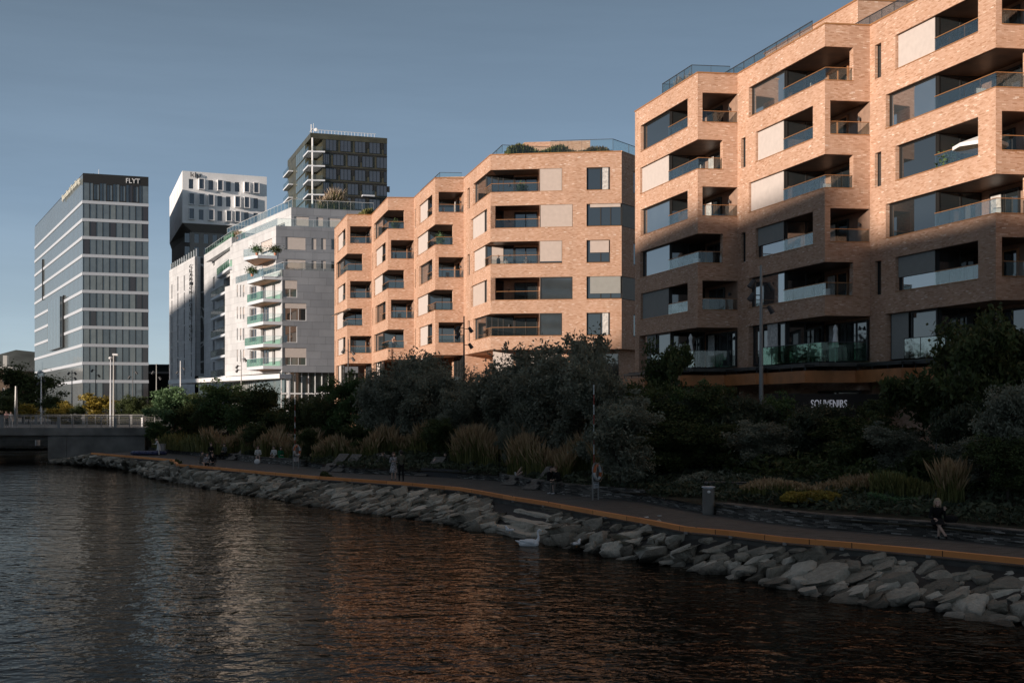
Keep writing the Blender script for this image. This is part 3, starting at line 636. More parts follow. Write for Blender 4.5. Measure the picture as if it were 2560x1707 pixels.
# ================================================================ white tower with jutting window boxes
def tower_white():
    T = thing('office_tower', 'white tower block with boxed windows cantilevered above a dark base', 'building', (-60, 270, 0))
    c = (X(456, 261), 261.0); e = (X(667, 268), 268.0); l = (X(424, 294), 294.0)
    ff = line_frame(c, e, (0, 1)); fl = line_frame(c, l, (1, 0)); Lf = math.hypot(e[0]-c[0], e[1]-c[1]); Ll = math.hypot(l[0]-c[0], l[1]-c[1])
    back = (e[0]+l[0]-c[0], e[1]+l[1]-c[1]); top = Zh(427, 261); bot = Zh(557, 261)
    cols = [478, 503, 527, 549.5, 571, 593, 616, 639.5]; rows = [(446, 470.5), (484, 510), (521.5, 547)]
    xs = [0, 1, 0, 1, 0, 0, 1, 1]; jut = {(0, 1), (0, 3), (0, 6), (0, 7), (1, 1), (1, 2), (1, 5), (1, 6), (2, 0), (2, 2), (2, 4), (2, 5), (1, 0)}
    holes = []; wl = MB()
    for r_, (y0, y1) in enumerate(rows):
        for k_, x in enumerate(cols):
            u = ff.px(x); z1 = Zh(y0, 261)-u*.0; z0 = Zh(y1, 261)
            holes.append((u-.5, u+.5, z0, z1, (r_, k_)))
    wl.wall(ff, 0, Lf, bot, top, [h[:4] for h in holes], .25)
    lh = []
    for r_ in range(3):
        for k_ in range(7):
            u = 3+k_*(Ll-5)/7+(r_%2)*1.3; lh.append((u, u+.7, holes[r_*8][2], holes[r_*8][3]))
    wl.wall(fl, 0, Ll, bot, top, lh, .25)
    wl.prism([ff.pt(.3, .3, 0)[:2], ff.pt(Lf-.01, .3, 0)[:2], back, (l[0]+.3, l[1])], bot+.02, top-.02)
    wl.poly([(*c, bot), (*e, bot), (*back, bot), (*l, bot)]); wl.build('wall', 'white_wall', T)
    for h in holes:
        g = MB(); o = h[4] in jut
        d = -.75 if o else .2; g.box(ff, h[0]+.02, h[1]-.02, d+.05, d+.1, h[2]+.02, h[3]-.02); gp = g.build('window', 'glass_tower', T)
        if o:
            f = MB(); s0, s1, z0, z1 = h[:4]
            f.box(ff, s1, s1+.16, -.85, .0, z0-.14, z1+.14); f.box(ff, s0-.1, s0, -.85, 0, z0-.14, z1+.14); f.box(ff, s0, s1, -.85, 0, z1, z1+.14); f.box(ff, s0, s1, -.85, 0, z0-.14, z0)
            f.build('window_box', 'white_wall', gp)
    for h in lh:
        g = MB(); g.box(fl, h[0], h[1], .2, .25, h[2], h[3]); g.build('window', 'glass_tower', T)
    place_text('sign_lettering', 'klp', ff, ff.px(476), -.25, Zh(445, 261), ff.px(502)-ff.px(476), 1.35, 'frame_black', T, .1)
    # dark sloping underside and base
    zb = Zh(578, 261); b0 = ff.pt(1.0, 3.5, 0)[:2]
    m = MB(); ins = [ff.pt(2.5, 2.6, 0)[:2], ff.pt(Lf, 2.6, 0)[:2], back, (l[0]+.5, l[1])]
    outer = [c, e, back, l]
    zb = Zh(580, 264)
    for i in range(4):
        j = (i+1) % 4; m.poly([(*outer[i], bot-.01), (*outer[j], bot-.01), (*ins[j], zb), (*ins[i], zb)])
    m.build('underside', 'inner_grey', T)
    fb = line_frame(ins[0], ins[1], (0, 1)); Lb = math.hypot(ins[1][0]-ins[0][0], ins[1][1]-ins[0][1]); wl = MB(); hs = []
    for r_, (y0, y1) in enumerate([(583, 606), (616, 640), (650, 674)]):
        for k_, x in enumerate([468.5, 492, 515.5, 537.5, 559, 582, 604]): u = fb.px(x); hs.append((u-.5, u+.5, Zh(y1, 264), Zh(y0, 264)))
    wl.wall(fb, 0, Lb, 0, zb, hs, .3); wl.prism([fb.pt(.1, .4, 0)[:2], fb.pt(Lb, .4, 0)[:2], ins[2], ins[3]], 0, zb-.01); wl.poly([(*ins[0], 0), (*ins[0], zb), (*ins[3], zb), (*ins[3], 0)])
    wl.build('base_wall', 'inner_grey', T)
    for h in hs:
        g = MB(); g.box(fb, h[0], h[1], .2, .28, h[2], h[3]); g.build('window', 'glass', T)
def kids_last(): return bpy.data.objects[LASTWIN] if False else _last[0]
_last = [None]
_ob = MB.build
def _build(self, name, mats, parent=None, smooth=False):
    o = _ob(self, name, mats, parent, smooth)
    if name == 'window': _last[0] = o
    return o
MB.build = _build
mat('inner_grey', (.27, .25, .23), .8, var=.08)
tower_white()
# ================================================================ dark glass tower
def tower_dark():
    T = thing('apartment_tower', 'dark brown glass apartment tower with white corner balconies and a bright roof edge', 'building', (-45, 300, 0))
    c = (X(776, 290), 290.0); e = (X(968, 296), 296.0); l = (X(719, 323), 323.0)
    ff = line_frame(c, e, (0, 1)); fl = line_frame(c, l, (1, 0)); Lf = math.hypot(e[0]-c[0], e[1]-c[1]); Ll = math.hypot(l[0]-c[0], l[1]-c[1])
    back = (e[0]+l[0]-c[0], e[1]+l[1]-c[1]); top = Zh(332, 290); FHt = 35.9/F*290
    bx = ff.px(807)     # corner balcony zone on the front
    ly = fl.px(764)     # and on the side
    wl = MB(); wl.prism([ff.pt(bx, .2, 0)[:2], ff.pt(Lf, .2, 0)[:2], back, (l[0], l[1]), fl.pt(ly, .2, 0)[:2], (fl.pt(ly, 2.6, 0)[:2])], 0, top-.3)
    wl.prism([c, e, back, l], top-1.3, top); wl.build('wall', 'olive_panel', T)
    rr = random.Random(2)
    sp = MB()
    for r_ in range(11):
        zt = top-1.2-r_*FHt; x0 = 814+ (0 if r_ % 2 == 0 else -18)
        sp.box(ff, bx, Lf, .06, .3, zt-FHt+.02, zt-FHt+.35)
        for k_ in range(6):
            xa = x0+k_*36.3; xb = xa+27
            u0 = max(bx+.1, ff.px(xa)); u1 = min(Lf-.1, ff.px(xb))
            if u1-u0 < .4: continue
            window('window', T, ff, u0, u1, zt-2.75, zt-.1, .08, 'glass_tower', mull=[u0+(u1-u0)/3, u0+(u1-u0)*2/3], fw=.06)
            if rr.random() < .6: sp.box(ff, u1+.05, u1+.75, .1, .3, zt-1.6, zt-.2)
    sp.build('spandrel', 'frame_black', T)
    for r_ in range(9):
        zt = top-1.3-r_*FHt; zf = zt-FHt+.45
        s = MB(); s.prism([fl.pt(0, -.6, 0)[:2], ff.pt(bx+.4, -.7, 0)[:2], ff.pt(bx+.4, 2.5, 0)[:2], fl.pt(ly+.3, 2.5, 0)[:2], fl.pt(ly+.3, -.6, 0)[:2]], zf-.35, zf)
        b = s.build('balcony', 'light_grey', T)
        g = MB(); g.box(ff, .1, bx, -.5, -.46, zf+.02, zf+1.05); g.box(fl, .1, ly, -.5, -.46, zf+.02, zf+1.05); g.build('railing', 'rail_glass', b)
        # side facade panes
        for k_ in range(5):
            u0 = ly+.5+k_*(fl.px(741)-ly)/5; u1 = u0+(fl.px(741)-ly)/5-.15
            g = MB(); g.box(fl, u0, u1, -.05, .2, zt-FHt+.35, zt-.15); g.build('window', 'glass_green', T)
        s = MB(); s.box(fl, fl.px(733), Ll+.2, -1.2, 0, zf-.35, zf); b = s.build('balcony', 'light_grey', T); g = MB(); g.box(fl, fl.px(733), Ll+.2, -1.15, -1.1, zf, zf+1.05); g.build('railing', 'rail_glass', b)
    p = MB(); p.tube(ff.pt(.5, 0, 0), ff.pt(.5, 0, top-1.2), .22, n=8); p.build('column', 'white_metal', T)
    # front balcony low right
    zt = top-1.2-3*FHt; u0 = ff.px(904); u1 = ff.px(934); s = MB(); s.box(ff, u0, u1, -1.3, 0, zt-3.1, zt-2.75); b = s.build('balcony', 'light_grey', T)
    g = MB(); g.box(ff, u0, u1, -1.28, -1.24, zt-2.75, zt-1.7); g.build('railing', 'rail_glass', b)
    r = MB()
    for u in np.arange(ff.px(796), ff.px(940), .8): r.tube(ff.pt(u, .3, top), ff.pt(u, .3, top+.85), .05, n=5)
    r.box(ff, ff.px(796), ff.px(940), .26, .34, top+.8, top+.9); ro = r.build('roof_railing', 'white_metal', T)
    m = MB(); m.tube(fl.pt(4.5, 1, top), fl.pt(4.5, 1, top+3), .12, n=6); m.box(fl, 2.5, 6.5, .9, 1.1, top+1.5, top+1.6); m.tube(fl.pt(1.5, 1, top), fl.pt(1.5, 1, top+2.6), .06, n=6); m.ball(ff.pt(1.5, 1, top+1), .45, 10, (1, .3, 1)); m.build('antenna', 'white_metal', T)
mat('olive_panel', (.055, .052, .03), .45, .6, var=.3, scale=.5)
tower_dark()
# ================================================================ hotel slab with vertical slit windows
def hotel():
    T = thing('hotel_building', 'white hotel with tall slit windows, vertical black lettering and a dark patterned banner', 'building', (-50, 225, 0))
    c = (X(487, 215), 215.0); l = (X(423, 238), 238.0); e = (X(530, 219), 219.0)
    ff = line_frame(c, e, (0, 1)); fl = line_frame(c, l, (1, 0)); Lf = math.hypot(e[0]-c[0], e[1]-c[1]); Ll = math.hypot(l[0]-c[0], l[1]-c[1])
    top = Zh(640, 215); bot = Zh(940, 215); back = (e[0]+l[0]-c[0]+6, e[1]+l[1]-c[1])
    hs = []
    for k_, (x, off) in enumerate([(480, 0), (462, 6), (446, 2), (431, 10)]):
        u = fl.px(x); w_ = .55*F and abs(fl.px(x-2.6)-u)
        for r_ in range(8):
            z1 = top-1.8-off*.12-r_*3.08; hs.append((u, u+w_*(1.0 if k_ < 3 else .9), z1-2.75, z1))
    wl = MB(); wl.wall(fl, 0, Ll, bot, top, hs, .3); wl.prism([fl.pt(.02, .35, 0)[:2], fl.pt(Ll, .35, 0)[:2], back, e], bot+.01, top-.01); wl.poly([(*c, bot), (*e, bot), (*e, top), (*c, top)])
    wl.build('wall', 'panel_white', T)
    for h in hs:
        g = MB(); g.box(fl, h[0], h[1], .18, .25, h[2], h[3]); g.build('window', 'glass_brown', T)
    g = MB(); g.box(fl, .2, Ll, .3, .34, top, top+1.3); o = g.build('roof_railing', 'rail_glass', T)
    r = MB()
    for k_ in range(12): u = .2+(Ll-.4)*k_/11; r.box(fl, u, u+.12, .25, .4, top, top+1.35)
    r.build('post', 'light_grey', o)
    b = MB(); b.box(ff, ff.px(497), ff.px(513), -.15, 0, bot+.5, top-.1); bo = b.build('banner', 'banner', T)
    # vertical lettering: one stack
    txt = 'CLARION HOTEL OSLO'; z1 = Zh(657, 215); z0 = Zh(852, 215); n = len(txt); h = (z1-z0)/n; rev = Fr(fl.pt(fl.px(477.5), 0, 0)[:2], (-fl.a[0], -fl.a[1]), fl.b); wd = abs(fl.px(477.5)-fl.px(484))
    for i, ch in enumerate(txt):
        if ch == ' ': continue
        place_text('sign_letter', ch, rev, wd*.1, -.25, z1-(i+1)*h+h*.12, wd*.8, h*.76, 'frame_black', T, .1)
    gl = MB(); gl.prism([fl.pt(.8, .8, 0)[:2], fl.pt(Ll-.5, .8, 0)[:2], back, (e[0], e[1]+.8)], 0, bot); gl.build('lobby', 'glass', T)
def banner_mat():
    m = mat('banner', (.04, .04, .04), .6); n = m.node_tree.nodes; L = m.node_tree.links; p = n['Principled BSDF']
    g = n.new('ShaderNodeTexVoronoi'); g.inputs['Scale'].default_value = .45; g.feature = 'DISTANCE_TO_EDGE'; tc = n.new('ShaderNodeTexCoord'); L.new(tc.outputs['Object'], g.inputs['Vector'])
    no = n.new('ShaderNodeTexNoise'); no.inputs['Scale'].default_value = .5; L.new(tc.outputs['Object'], no.inputs['Vector'])
    r = n.new('ShaderNodeValToRGB'); r.color_ramp.elements[0].position = .0; r.color_ramp.elements[0].color = (.6, .6, .58, 1); r.color_ramp.elements[1].position = .07; r.color_ramp.elements[1].color = (.035, .033, .03, 1)
    L.new(mnode(n, L, 'ADD', g.outputs['Distance'], mnode(n, L, 'MULTIPLY_ADD', no.outputs['Fac'], .5, -.22)), r.inputs[0]); L.new(r.outputs[0], p.inputs['Base Color'])
banner_mat(); hotel()
# ================================================================ white stepped apartment block
def white_block():
    T = thing('apartment_building', 'pale panelled apartment block with stepped balconies between the hotel and the brick houses', 'building', (-30, 175, 0))
    dF = unit((.951, .309)); dL = unit((-.485, .874))
    def body(x, Z, ztop, zbot, Lf, Ll, fh, lh, name='wall'):
        c = (X(x, Z), Z); ff = Fr(c, dF, (-dF[1], dF[0])); nl = (-dL[1], dL[0]); nl = nl if nl[0] > 0 else (-nl[0], -nl[1]); fl = Fr(c, dL, nl)
        wl = MB(); H1 = fh(ff); H2 = lh(fl); wl.wall(ff, 0, Lf, zbot, ztop, [h[:4] for h in H1], .3, mi=1); wl.wall(fl, 0, Ll, zbot, ztop, [h[:4] for h in H2], .3)
        q = fl.pt(Ll, 0, 0)[:2]; r = (ff.pt(Lf, 0, 0)[0]+q[0]-c[0]+8, ff.pt(Lf, 0, 0)[1]+q[1]-c[1])
        wl.prism([(c[0]+.3, c[1]+.4), (ff.pt(Lf-.01, .4, 0)[:2]), r, (q[0]+.4, q[1])], zbot+.02, ztop-.02)
        wl.poly([(*c, ztop), (*ff.pt(Lf, 0, 0)[:2], ztop), (*r, ztop), (*q, ztop)]); wl.poly([(*q, zbot), (*q, ztop), (*r, ztop), (*r, zbot)])
        wl.build(name, ['panel_white', 'panel_grey'], T)
        for fr, H in ((ff, H1), (fl, H2)):
            for h in H:
                gl = h[4] if len(h) > 4 else 'glass'; nm = h[5] if len(h) > 5 else 1; bl = h[6] if len(h) > 6 else None; bzf = h[7] if len(h) > 7 else .0
                window('window', T, fr, h[0], h[1], h[2], h[3], .22, gl, mull=[h[0]+(h[1]-h[0])*k_/nm for k_ in range(1, nm)], blind=bl, bz=(h[2]+(h[3]-h[2])*bzf, h[3]-.05), framem='frame_white', fw=.08)
        return ff, fl
    # lower body : corner 705
    def rect(fr, x0, x1, y0, y1, *a):
        u0, u1 = sorted((fr.px(x0), fr.px(x1))); Z = fr.O[1]+u0*fr.a[1]; return (u0, u1, Zh(y1, Z), Zh(y0, Z), *a)
    def fhL(fr):
        H = []
        for i, yy in enumerate([(700, 743), (757, 801), (814, 856), (869, 913)]):
            x1 = 743 if i % 2 == 0 else 766
            H.append(rect(fr, 707.5, x1, yy[0], yy[1], 'glass' if i in (1, 2) else 'glass_green', 2 if i % 2 == 0 else 3, 'blind', [.5, .7, .97, .45][i]))
        return H
    def lhL(fr):
        H = []
        for i, y in enumerate([718, 773, 826, 880]):
            for x in ((607, 611), (600, 603.5), (592, 594.5)):
                H.append(rect(fr, x[0], x[1], y-6, y+24, 'glass_brown', 1, 'blind' if (i+int(x[0])) % 3 else None, .4))
            H.append(rect(fr, 624, 641, y-6, y+27, 'glass_brown', 2, None)); H.append(rect(fr, 652, 672 if i % 2 else 664, y-10, y+30, 'glass_brown', 2, None)); H.append(rect(fr, 681, 688, y-8, y+32, 'glass_brown', 1, None))
        return H
    zl = Zh(674, 162); zbt = Zh(930, 162)
    ffL, flL = body(705, 162, zl, zbt, 14, 27, fhL, lhL)
    def fhU(fr):
        H = []
        for y0, y1, bl in ((592, 624, .03), (648, 672, .1)):
            H += [rect(fr, 714, 764, y0, y1, 'glass_green', 2, 'blind', bl), rect(fr, 779, 791, y0+4, y1, 'glass_green', 1, 'blind', .0), rect(fr, 803, 815, y0+4, y1, 'glass_green', 1, 'blind', 0), rect(fr, 828, 838, y0+6, y1, 'glass_green')]
        return H
    def lhU(fr): return [rect(fr, 652, 680, 596, 628, 'glass', 2, 'blind', .2), rect(fr, 655, 684, 650, 680, 'glass_brown', 2, 'blind', .3)]
    zu = Zh(564, 166)
    ffU, flU = body(690, 166, zu, zl, 13, 22, fhU, lhU)
    def fhP(fr): return [rect(fr, 736, 772, 541, 564, 'glass_green', 1, 'blind', 0), rect(fr, 791, 808, 543, 565, 'glass_green', 1, 'blind', 0), rect(fr, 820, 852, 545, 567, 'glass_green', 1, 'blind', 0)]
    def lhP(fr): return [rect(fr, 690, 712, 556, 576, 'glass', 3)]
    zp = Zh(518, 172)
    ffP, flP = body(728, 172, zp, zu, 12, 34, fhP, lhP)
    # glass rails on the set-backs
    railing(T, [flL.pt(22, .2, 0), flL.pt(.2, .3, 0), ffL.pt(13.5, .25, 0)], zl+.02, zl+1.05, 'rail_glass', 2.5, 'light_grey', 'roof_railing')
    railing(T, [flU.pt(20, .3, 0), flU.pt(.4, .3, 0), ffU.pt(12.5, .3, 0)], zu+.02, zu+1.05, 'rail_clear', 2.5, 'light_grey', 'roof_railing')
    railing(T, [flP.pt(33, .3, 0), flP.pt(.4, .3, 0), ffP.pt(11.8, .3, 0)], zp+.02, zp+1.2, 'rail_clear', 1.6, 'white_metal', 'roof_railing')
    # corner balconies
    for i, (x0, x1, x2, y, yh) in enumerate([(609, 644, 693, 637, 9), (618, 659, 706, 690, 9), (618, 658, 706, 746, 9), (618, 658, 706, 803, 9), (612, 658, 706, 859, 9), (617, 658, 706, 914, 9)]):
        Zc = 161.2; p1 = (X(x1, Zc), Zc); p2 = (X(x2, 162), 162.0 if i else 166.0); Zc = 161.2 if i else 164.8; p1 = (X(x1, Zc), Zc); Z0 = 167.6; p0 = (X(x0, Z0), Z0)
        p2 = (X(x2, p2[1]), p2[1]); p3 = (p2[0]+dL[0]*10+.4, p2[1]+dL[1]*10)
        z = Zh(y, Zc); s = MB(); s.prism([p0, p1, p2, p3], z-.42, z); b = s.build('balcony', 'light_grey', T)
        c_ = MB(); c_.prism([(p0[0]+.3, p0[1]+.1), (p1[0]+.1, p1[1]+.3), (p2[0]-.3, p2[1]), (p3[0]-.3, p3[1]-.2)], z-.45, z-.424); c_.build('balcony_soffit', 'door_wood', b)
        railing(b, [p0, p1], z+.01, z+1.05, 'rail_clear' if i in (0, 1) else 'rail_green', 1.5, 'light_grey', 'railing'); railing(b, [p1, p2], z+.01, z+1.05, 'rail_clear', 1.5, 'light_grey', 'railing')
    # recessed left wing with dark balconies
    cw = (X(583, 186), 186.0); fw_ = Fr(cw, dL, flL.b); lw = (X(510, 214), 214.0); a = unit((lw[0]-cw[0], lw[1]-cw[1])); Lw = math.hypot(lw[0]-cw[0], lw[1]-cw[1])
    nb_ = (-a[1], a[0]) if -a[1] > 0 else (a[1], -a[0]); fw_ = Fr(cw, a, nb_); zt = Zh(612, 200); hs = []
    for i in range(5):
        y = 712+i*52.5
        u0, u1 = sorted((fw_.px(559), fw_.px(580))); Zm = cw[1]+u0*a[1]; hs.append((u0, u1, Zh(y+12, Zm), Zh(y-26, Zm)))
        u0, u1 = sorted((fw_.px(532), fw_.px(537))); hs.append((u0, u1, Zh(y+12, 206), Zh(y-16, 206)))
    u0, u1 = sorted((fw_.px(533), fw_.px(537))); hs.append((u0, u1, Zh(668, 206), Zh(643, 206)))
    wl = MB(); wl.wall(fw_, 0, Lw, zbt, zt, hs, 1.2); wl.prism([fw_.pt(.1, 1.3, 0)[:2], fw_.pt(Lw-.1, 1.3, 0)[:2], (lw[0]+14, lw[1]+8), (cw[0]+16, cw[1]+4)], 0, zt-.02); wl.poly([fw_.pt(0, 0, zt), fw_.pt(Lw, 0, zt), (lw[0]+14, lw[1]+8, zt), (cw[0]+14, cw[1]+4, zt)])
    wl.poly([fw_.pt(Lw, 0, zbt), fw_.pt(Lw, 0, zt), (lw[0]+14, lw[1]+8, zt), (lw[0]+14, lw[1]+8, zbt)]); wl.build('wing_wall', 'panel_white', T)
    for h in hs: window('window', T, fw_, h[0], h[1], h[2], h[3], 1.0, 'glass_brown', framem='frame_black')
    for i in range(5):
        y = 729+i*52.5; u0, u1 = sorted((fw_.px(543), fw_.px(579))); s = MB(); s.box(fw_, u0-1.2, u1+.5, -1.0, 1.0, Zh(y+6, 188), Zh(y, 188)); b = s.build('balcony', 'light_grey', T)
        railing(b, [fw_.pt(u1+.4, -.95, 0), fw_.pt(u0-1.1, -.95, 0)], Zh(y, 188), Zh(y, 188)+1.05, 'rail_glass', 1.5, 'dark_metal', 'railing')
    # upper protruding terrace box
    Zt = 190; tb = MB(); q0 = (X(514, 205), 205.); q1 = (X(579, 184), 184.); q2 = (X(613, 185.5), 185.5); q3 = (X(600, 200), 200)
    tb.prism([q0, q1, q2, q3], Zh(619, 186), Zh(597, 186)); tbo = tb.build('terrace_box', 'panel_white', T)
    railing(tbo, [q0, q1, q2], Zh(597, 186), Zh(597, 186)+.9, 'rail_green', 2, 'light_grey', 'railing')
    sl_ = MB(); q1b = (X(573, 184), 184.); q2b = (X(614, 184.5), 184.5); sl_.prism([(X(542, 197), 197), q1b, q2b, (X(590, 200), 200)], Zh(673, 184), Zh(666, 184)); b = sl_.build('balcony', 'light_grey', T)
    railing(b, [(X(542, 197), 197), q1b], Zh(666, 184), Zh(666, 184)+1.1, 'rail_green', 2, 'light_grey', 'railing')
    # glazed base, canopy and slender columns
    g = MB(); g.prism([ffL.pt(.5, 1.2, 0)[:2], ffL.pt(14, 1.2, 0)[:2], ffL.pt(14, 20, 0)[:2], flL.pt(27, 1.2, 0)[:2]], 1.5, zbt); go = g.build('lobby', 'glass_green', T)
    m_ = MB()
    for k_ in range(16): m_.box(ffL, k_*.9, k_*.9+.1, .95, 1.15, 1.5, zbt)
    for k_ in range(30): m_.box(flL, k_*.9, k_*.9+.1, .95, 1.15, 1.5, zbt)
    m_.box(ffL, 0, 14, .93, 1.16, Zh(985, 162), Zh(985, 162)+.2); m_.build('mullion', 'white_metal', go)
    c_ = MB(); cz = Zh(925, 162); c_.prism([flL.pt(-.5, -.5, 0)[:2], flL.pt(46, -4, 0)[:2], flL.pt(46, 1, 0)[:2], flL.pt(0, 1.3, 0)[:2]], cz-1.1, cz-.5); c_.build('canopy', 'white_metal', T)
white_block()
# ================================================================ low far buildings and hills
def low(name, label, x0, x1, Z, ytop, m, cat='building', win=None):
    T = thing(name, label, cat, (X((x0+x1)/2, Z), Z, 0)); fr = Fr((X(x0, Z), Z), (1, 0), (0, 1)); L_ = X(x1, Z)-X(x0, Z); t = Zh(ytop, Z)
    w_ = MB(); hs = []
    if win:
        n, r = win; hz = (t-3)/r
        hs = [(L_*(k+.3)/n, L_*(k+.7)/n, 3+hz*j+hz*.25, 3+hz*j+hz*.8) for k in range(n) for j in range(r)]
    w_.wall(fr, 0, L_, 0, t, hs, .3); w_.box(fr, 0.02, L_-.02, .35, 14, 0, t-.02); w_.box(fr, 0, L_, 0, 14, t, t+.3); w_.build('wall', m, T)
    for h in hs: window('window', T, fr, *h, .2, 'glass_office', fw=.12, framem='frame_white')
    return T, fr, L_, t
mat('brick_brown', (.14, .10, .07), .8, var=.2); mat('brick_dim', (.09, .062, .042), .85, var=.2); mat('dark_clad', (.03, .028, .027), .6)
T, fr, L_, t = low('apartment_building', 'brown brick building with white windows behind the trees at the left edge', -60, 31, 300, 928, 'brick_dim', win=(6, 3))
g = MB(); g.prism([fr.pt(0, 0, 0)[:2], fr.pt(L_, 0, 0)[:2], fr.pt(L_, 14, 0)[:2], fr.pt(0, 14, 0)[:2]], t+.3, t+1.1); g.box(fr, L_*.6, L_*.6+1, 3, 4, t, t+4); g.build('roof', 'grey_metal', T)
T, fr, L_, t = low('office_building', 'low dark building with glazed top storey between the glass tower and the hotel', 371, 425, 300, 935, 'dark_clad')
g = MB(); g.box(fr, 0, L_, 0, 12, t+.3, Zh(913, 300)); g.box(fr, 0, L_, -.3, 0, t-9.5, t-8.9); g.build('top_storey', 'glass_office', T); g = MB(); g.box(fr, -.2, L_, -.3, 12.3, Zh(913, 300), Zh(910.5, 300)); g.box(fr, -.2, L_, -.3, 0, t+.1, t+.6); g.build('roof_edge', 'white_metal', T)
rows = []
for j, (Z, hh) in enumerate([(1500, 8), (1700, 40), (1900, 1), (2100, .4)]):
    row = []
    for i in range(60):
        px = -1400+i*90; base = 54+24*math.exp(-((px-20)/230.)**2)+14*math.exp(-((px-300)/150.)**2)*.9+6*math.sin(px*.011)+4*math.sin(px*.031+1)
        zz = {0: 2, 1: base, 2: base*.97, 3: 4}[j]; row.append((X(px, 1700)*Z/1700, Z, zz))
    rows.append(row)
struct(grid_mesh('hills', rows, 'forest_hill', smooth=True))
PI = math.pi
# ================================================================ water, ground, promenade, bank
WZ = -1.0
curb_px = [(228, 1131), (400, 1145), (431, 1148), (441, 1159), (546, 1168), (646, 1177.5), (790, 1190), (1004, 1204.5), (1145, 1217.7), (1200, 1226.5), (1280, 1241), (1356, 1252.5), (1512, 1280), (1600, 1295), (1711, 1316), (1823, 1326), (1957, 1342), (2100, 1353.5), (2315, 1372), (2560, 1396)]
curb = [G(x, y, .25) for x, y in curb_px]; curb += [(curb[-1][0]+7, curb[-1][1]-7.2), (curb[-1][0]+16, curb[-1][1]-16.5)]
wat_px = [(118, 1156), (230, 1157), (330, 1172), (380, 1192), (486, 1211), (593, 1231), (691, 1246), (871, 1277), (1034, 1293), (1279, 1340), (1465, 1378), (1585, 1398), (1813, 1440), (1944, 1466), (2129, 1504), (2341, 1530), (2560, 1571)]
wat = [G(x, y, WZ) for x, y in wat_px]; wat += [(wat[-1][0]+7, wat[-1][1]-7), (wat[-1][0]+16, wat[-1][1]-16)]
wall_px = [(600, 1150), (700, 1155), (870, 1182), (1100, 1192), (1265, 1203), (1412, 1235), (1600, 1252.7), (1787, 1287), (2060, 1321), (2315, 1341), (2560, 1368)]
wl_ = [G(x, y, 0) for x, y in wall_px]; wl_ = [(-36.8, 123.5), (-30, 112), (-25, 104)]+wl_; wl_ += [(wl_[-1][0]+7.5, wl_[-1][1]-7.5), (wl_[-1][0]+17, wl_[-1][1]-17)]
def resample(P, n):
    d = [0]
    for a, b in zip(P[:-1], P[1:]): d.append(d[-1]+math.hypot(b[0]-a[0], b[1]-a[1]))
    out = []
    for i in range(n):
        t = d[-1]*i/(n-1); k = max(j for j in range(len(d)) if d[j] <= t+1e-9); k = min(k, len(P)-2); f = (t-d[k])/(d[k+1]-d[k])
        out.append((P[k][0]+(P[k+1][0]-P[k][0])*f, P[k][1]+(P[k+1][1]-P[k][1])*f))
    return out
g = MB(); g.poly([(-900, -300, WZ), (400, -300, WZ), (400, 420, WZ), (-900, 420, WZ)]); struct(g.build('water', 'water'))
pr = curb+wl_[::-1]; bm = bmesh.new(); vs_ = [bm.verts.new((x, y, 0)) for x, y in pr]; f_ = bm.faces.new(vs_); bmesh.ops.triangulate(bm, faces=[f_]); bmesh.ops.recalc_face_normals(bm, faces=bm.faces[:])
me = bpy.data.meshes.new('promenade'); bm.to_mesh(me); bm.free()
if me.polygons[0].normal.z < 0: me.flip_normals()
me.materials.append(M['paving']); auto_uv(me); struct(link('promenade', me))
def terr(x, y):      # ground height behind the walls
    best = 1e9
    for a, b in zip(wl_[:-1], wl_[1:]):
        L2 = (b[0]-a[0])**2+(b[1]-a[1])**2; t = max(0, min(1, ((x-a[0])*(b[0]-a[0])+(y-a[1])*(b[1]-a[1]))/L2))
        best = min(best, math.hypot(x-a[0]-t*(b[0]-a[0]), y-a[1]-t*(b[1]-a[1])))
    return .38+min(1.35, best*.13)
rows = []
A = resample(wl_, 60)
for off, z in ((-.15, .35), (1.5, .55), (4, .95), (8, 1.5), (12, 1.72), (40, 1.75), (220, 1.8)):
    rows.append([(x+off*.86+(0 if off > 0 else 0), y+off*.5, z+(.06*math.sin(x*1.3+y) if 0 < off < 20 else 0)) for x, y in A])
struct(grid_mesh('planted_ground', rows, 'soil', smooth=True))
g = MB(); g.prism([(-37.5, 150), (500, 150), (500, 1500), (-1500, 1500), (-1500, 185), (-60, 168), (-52, 150)], -2, 1.7); struct(g.build('ground', 'asphalt'))
g = MB(); g.prism([(-37.5, 123.5), (-20, 123.2), (60, 150), (-37.5, 151)], -2, 1.74); struct(g.build('ground', 'soil'))
# opposite shore behind the photographer, where the sun goes down
g = MB(); g.prism([(-900, -300), (400, -300), (400, -60), (-60, -60), (-90, 0), (-150, 90), (-240, 150), (-330, 230), (-900, 330)], -3, .6); struct(g.build('ground', 'asphalt'))
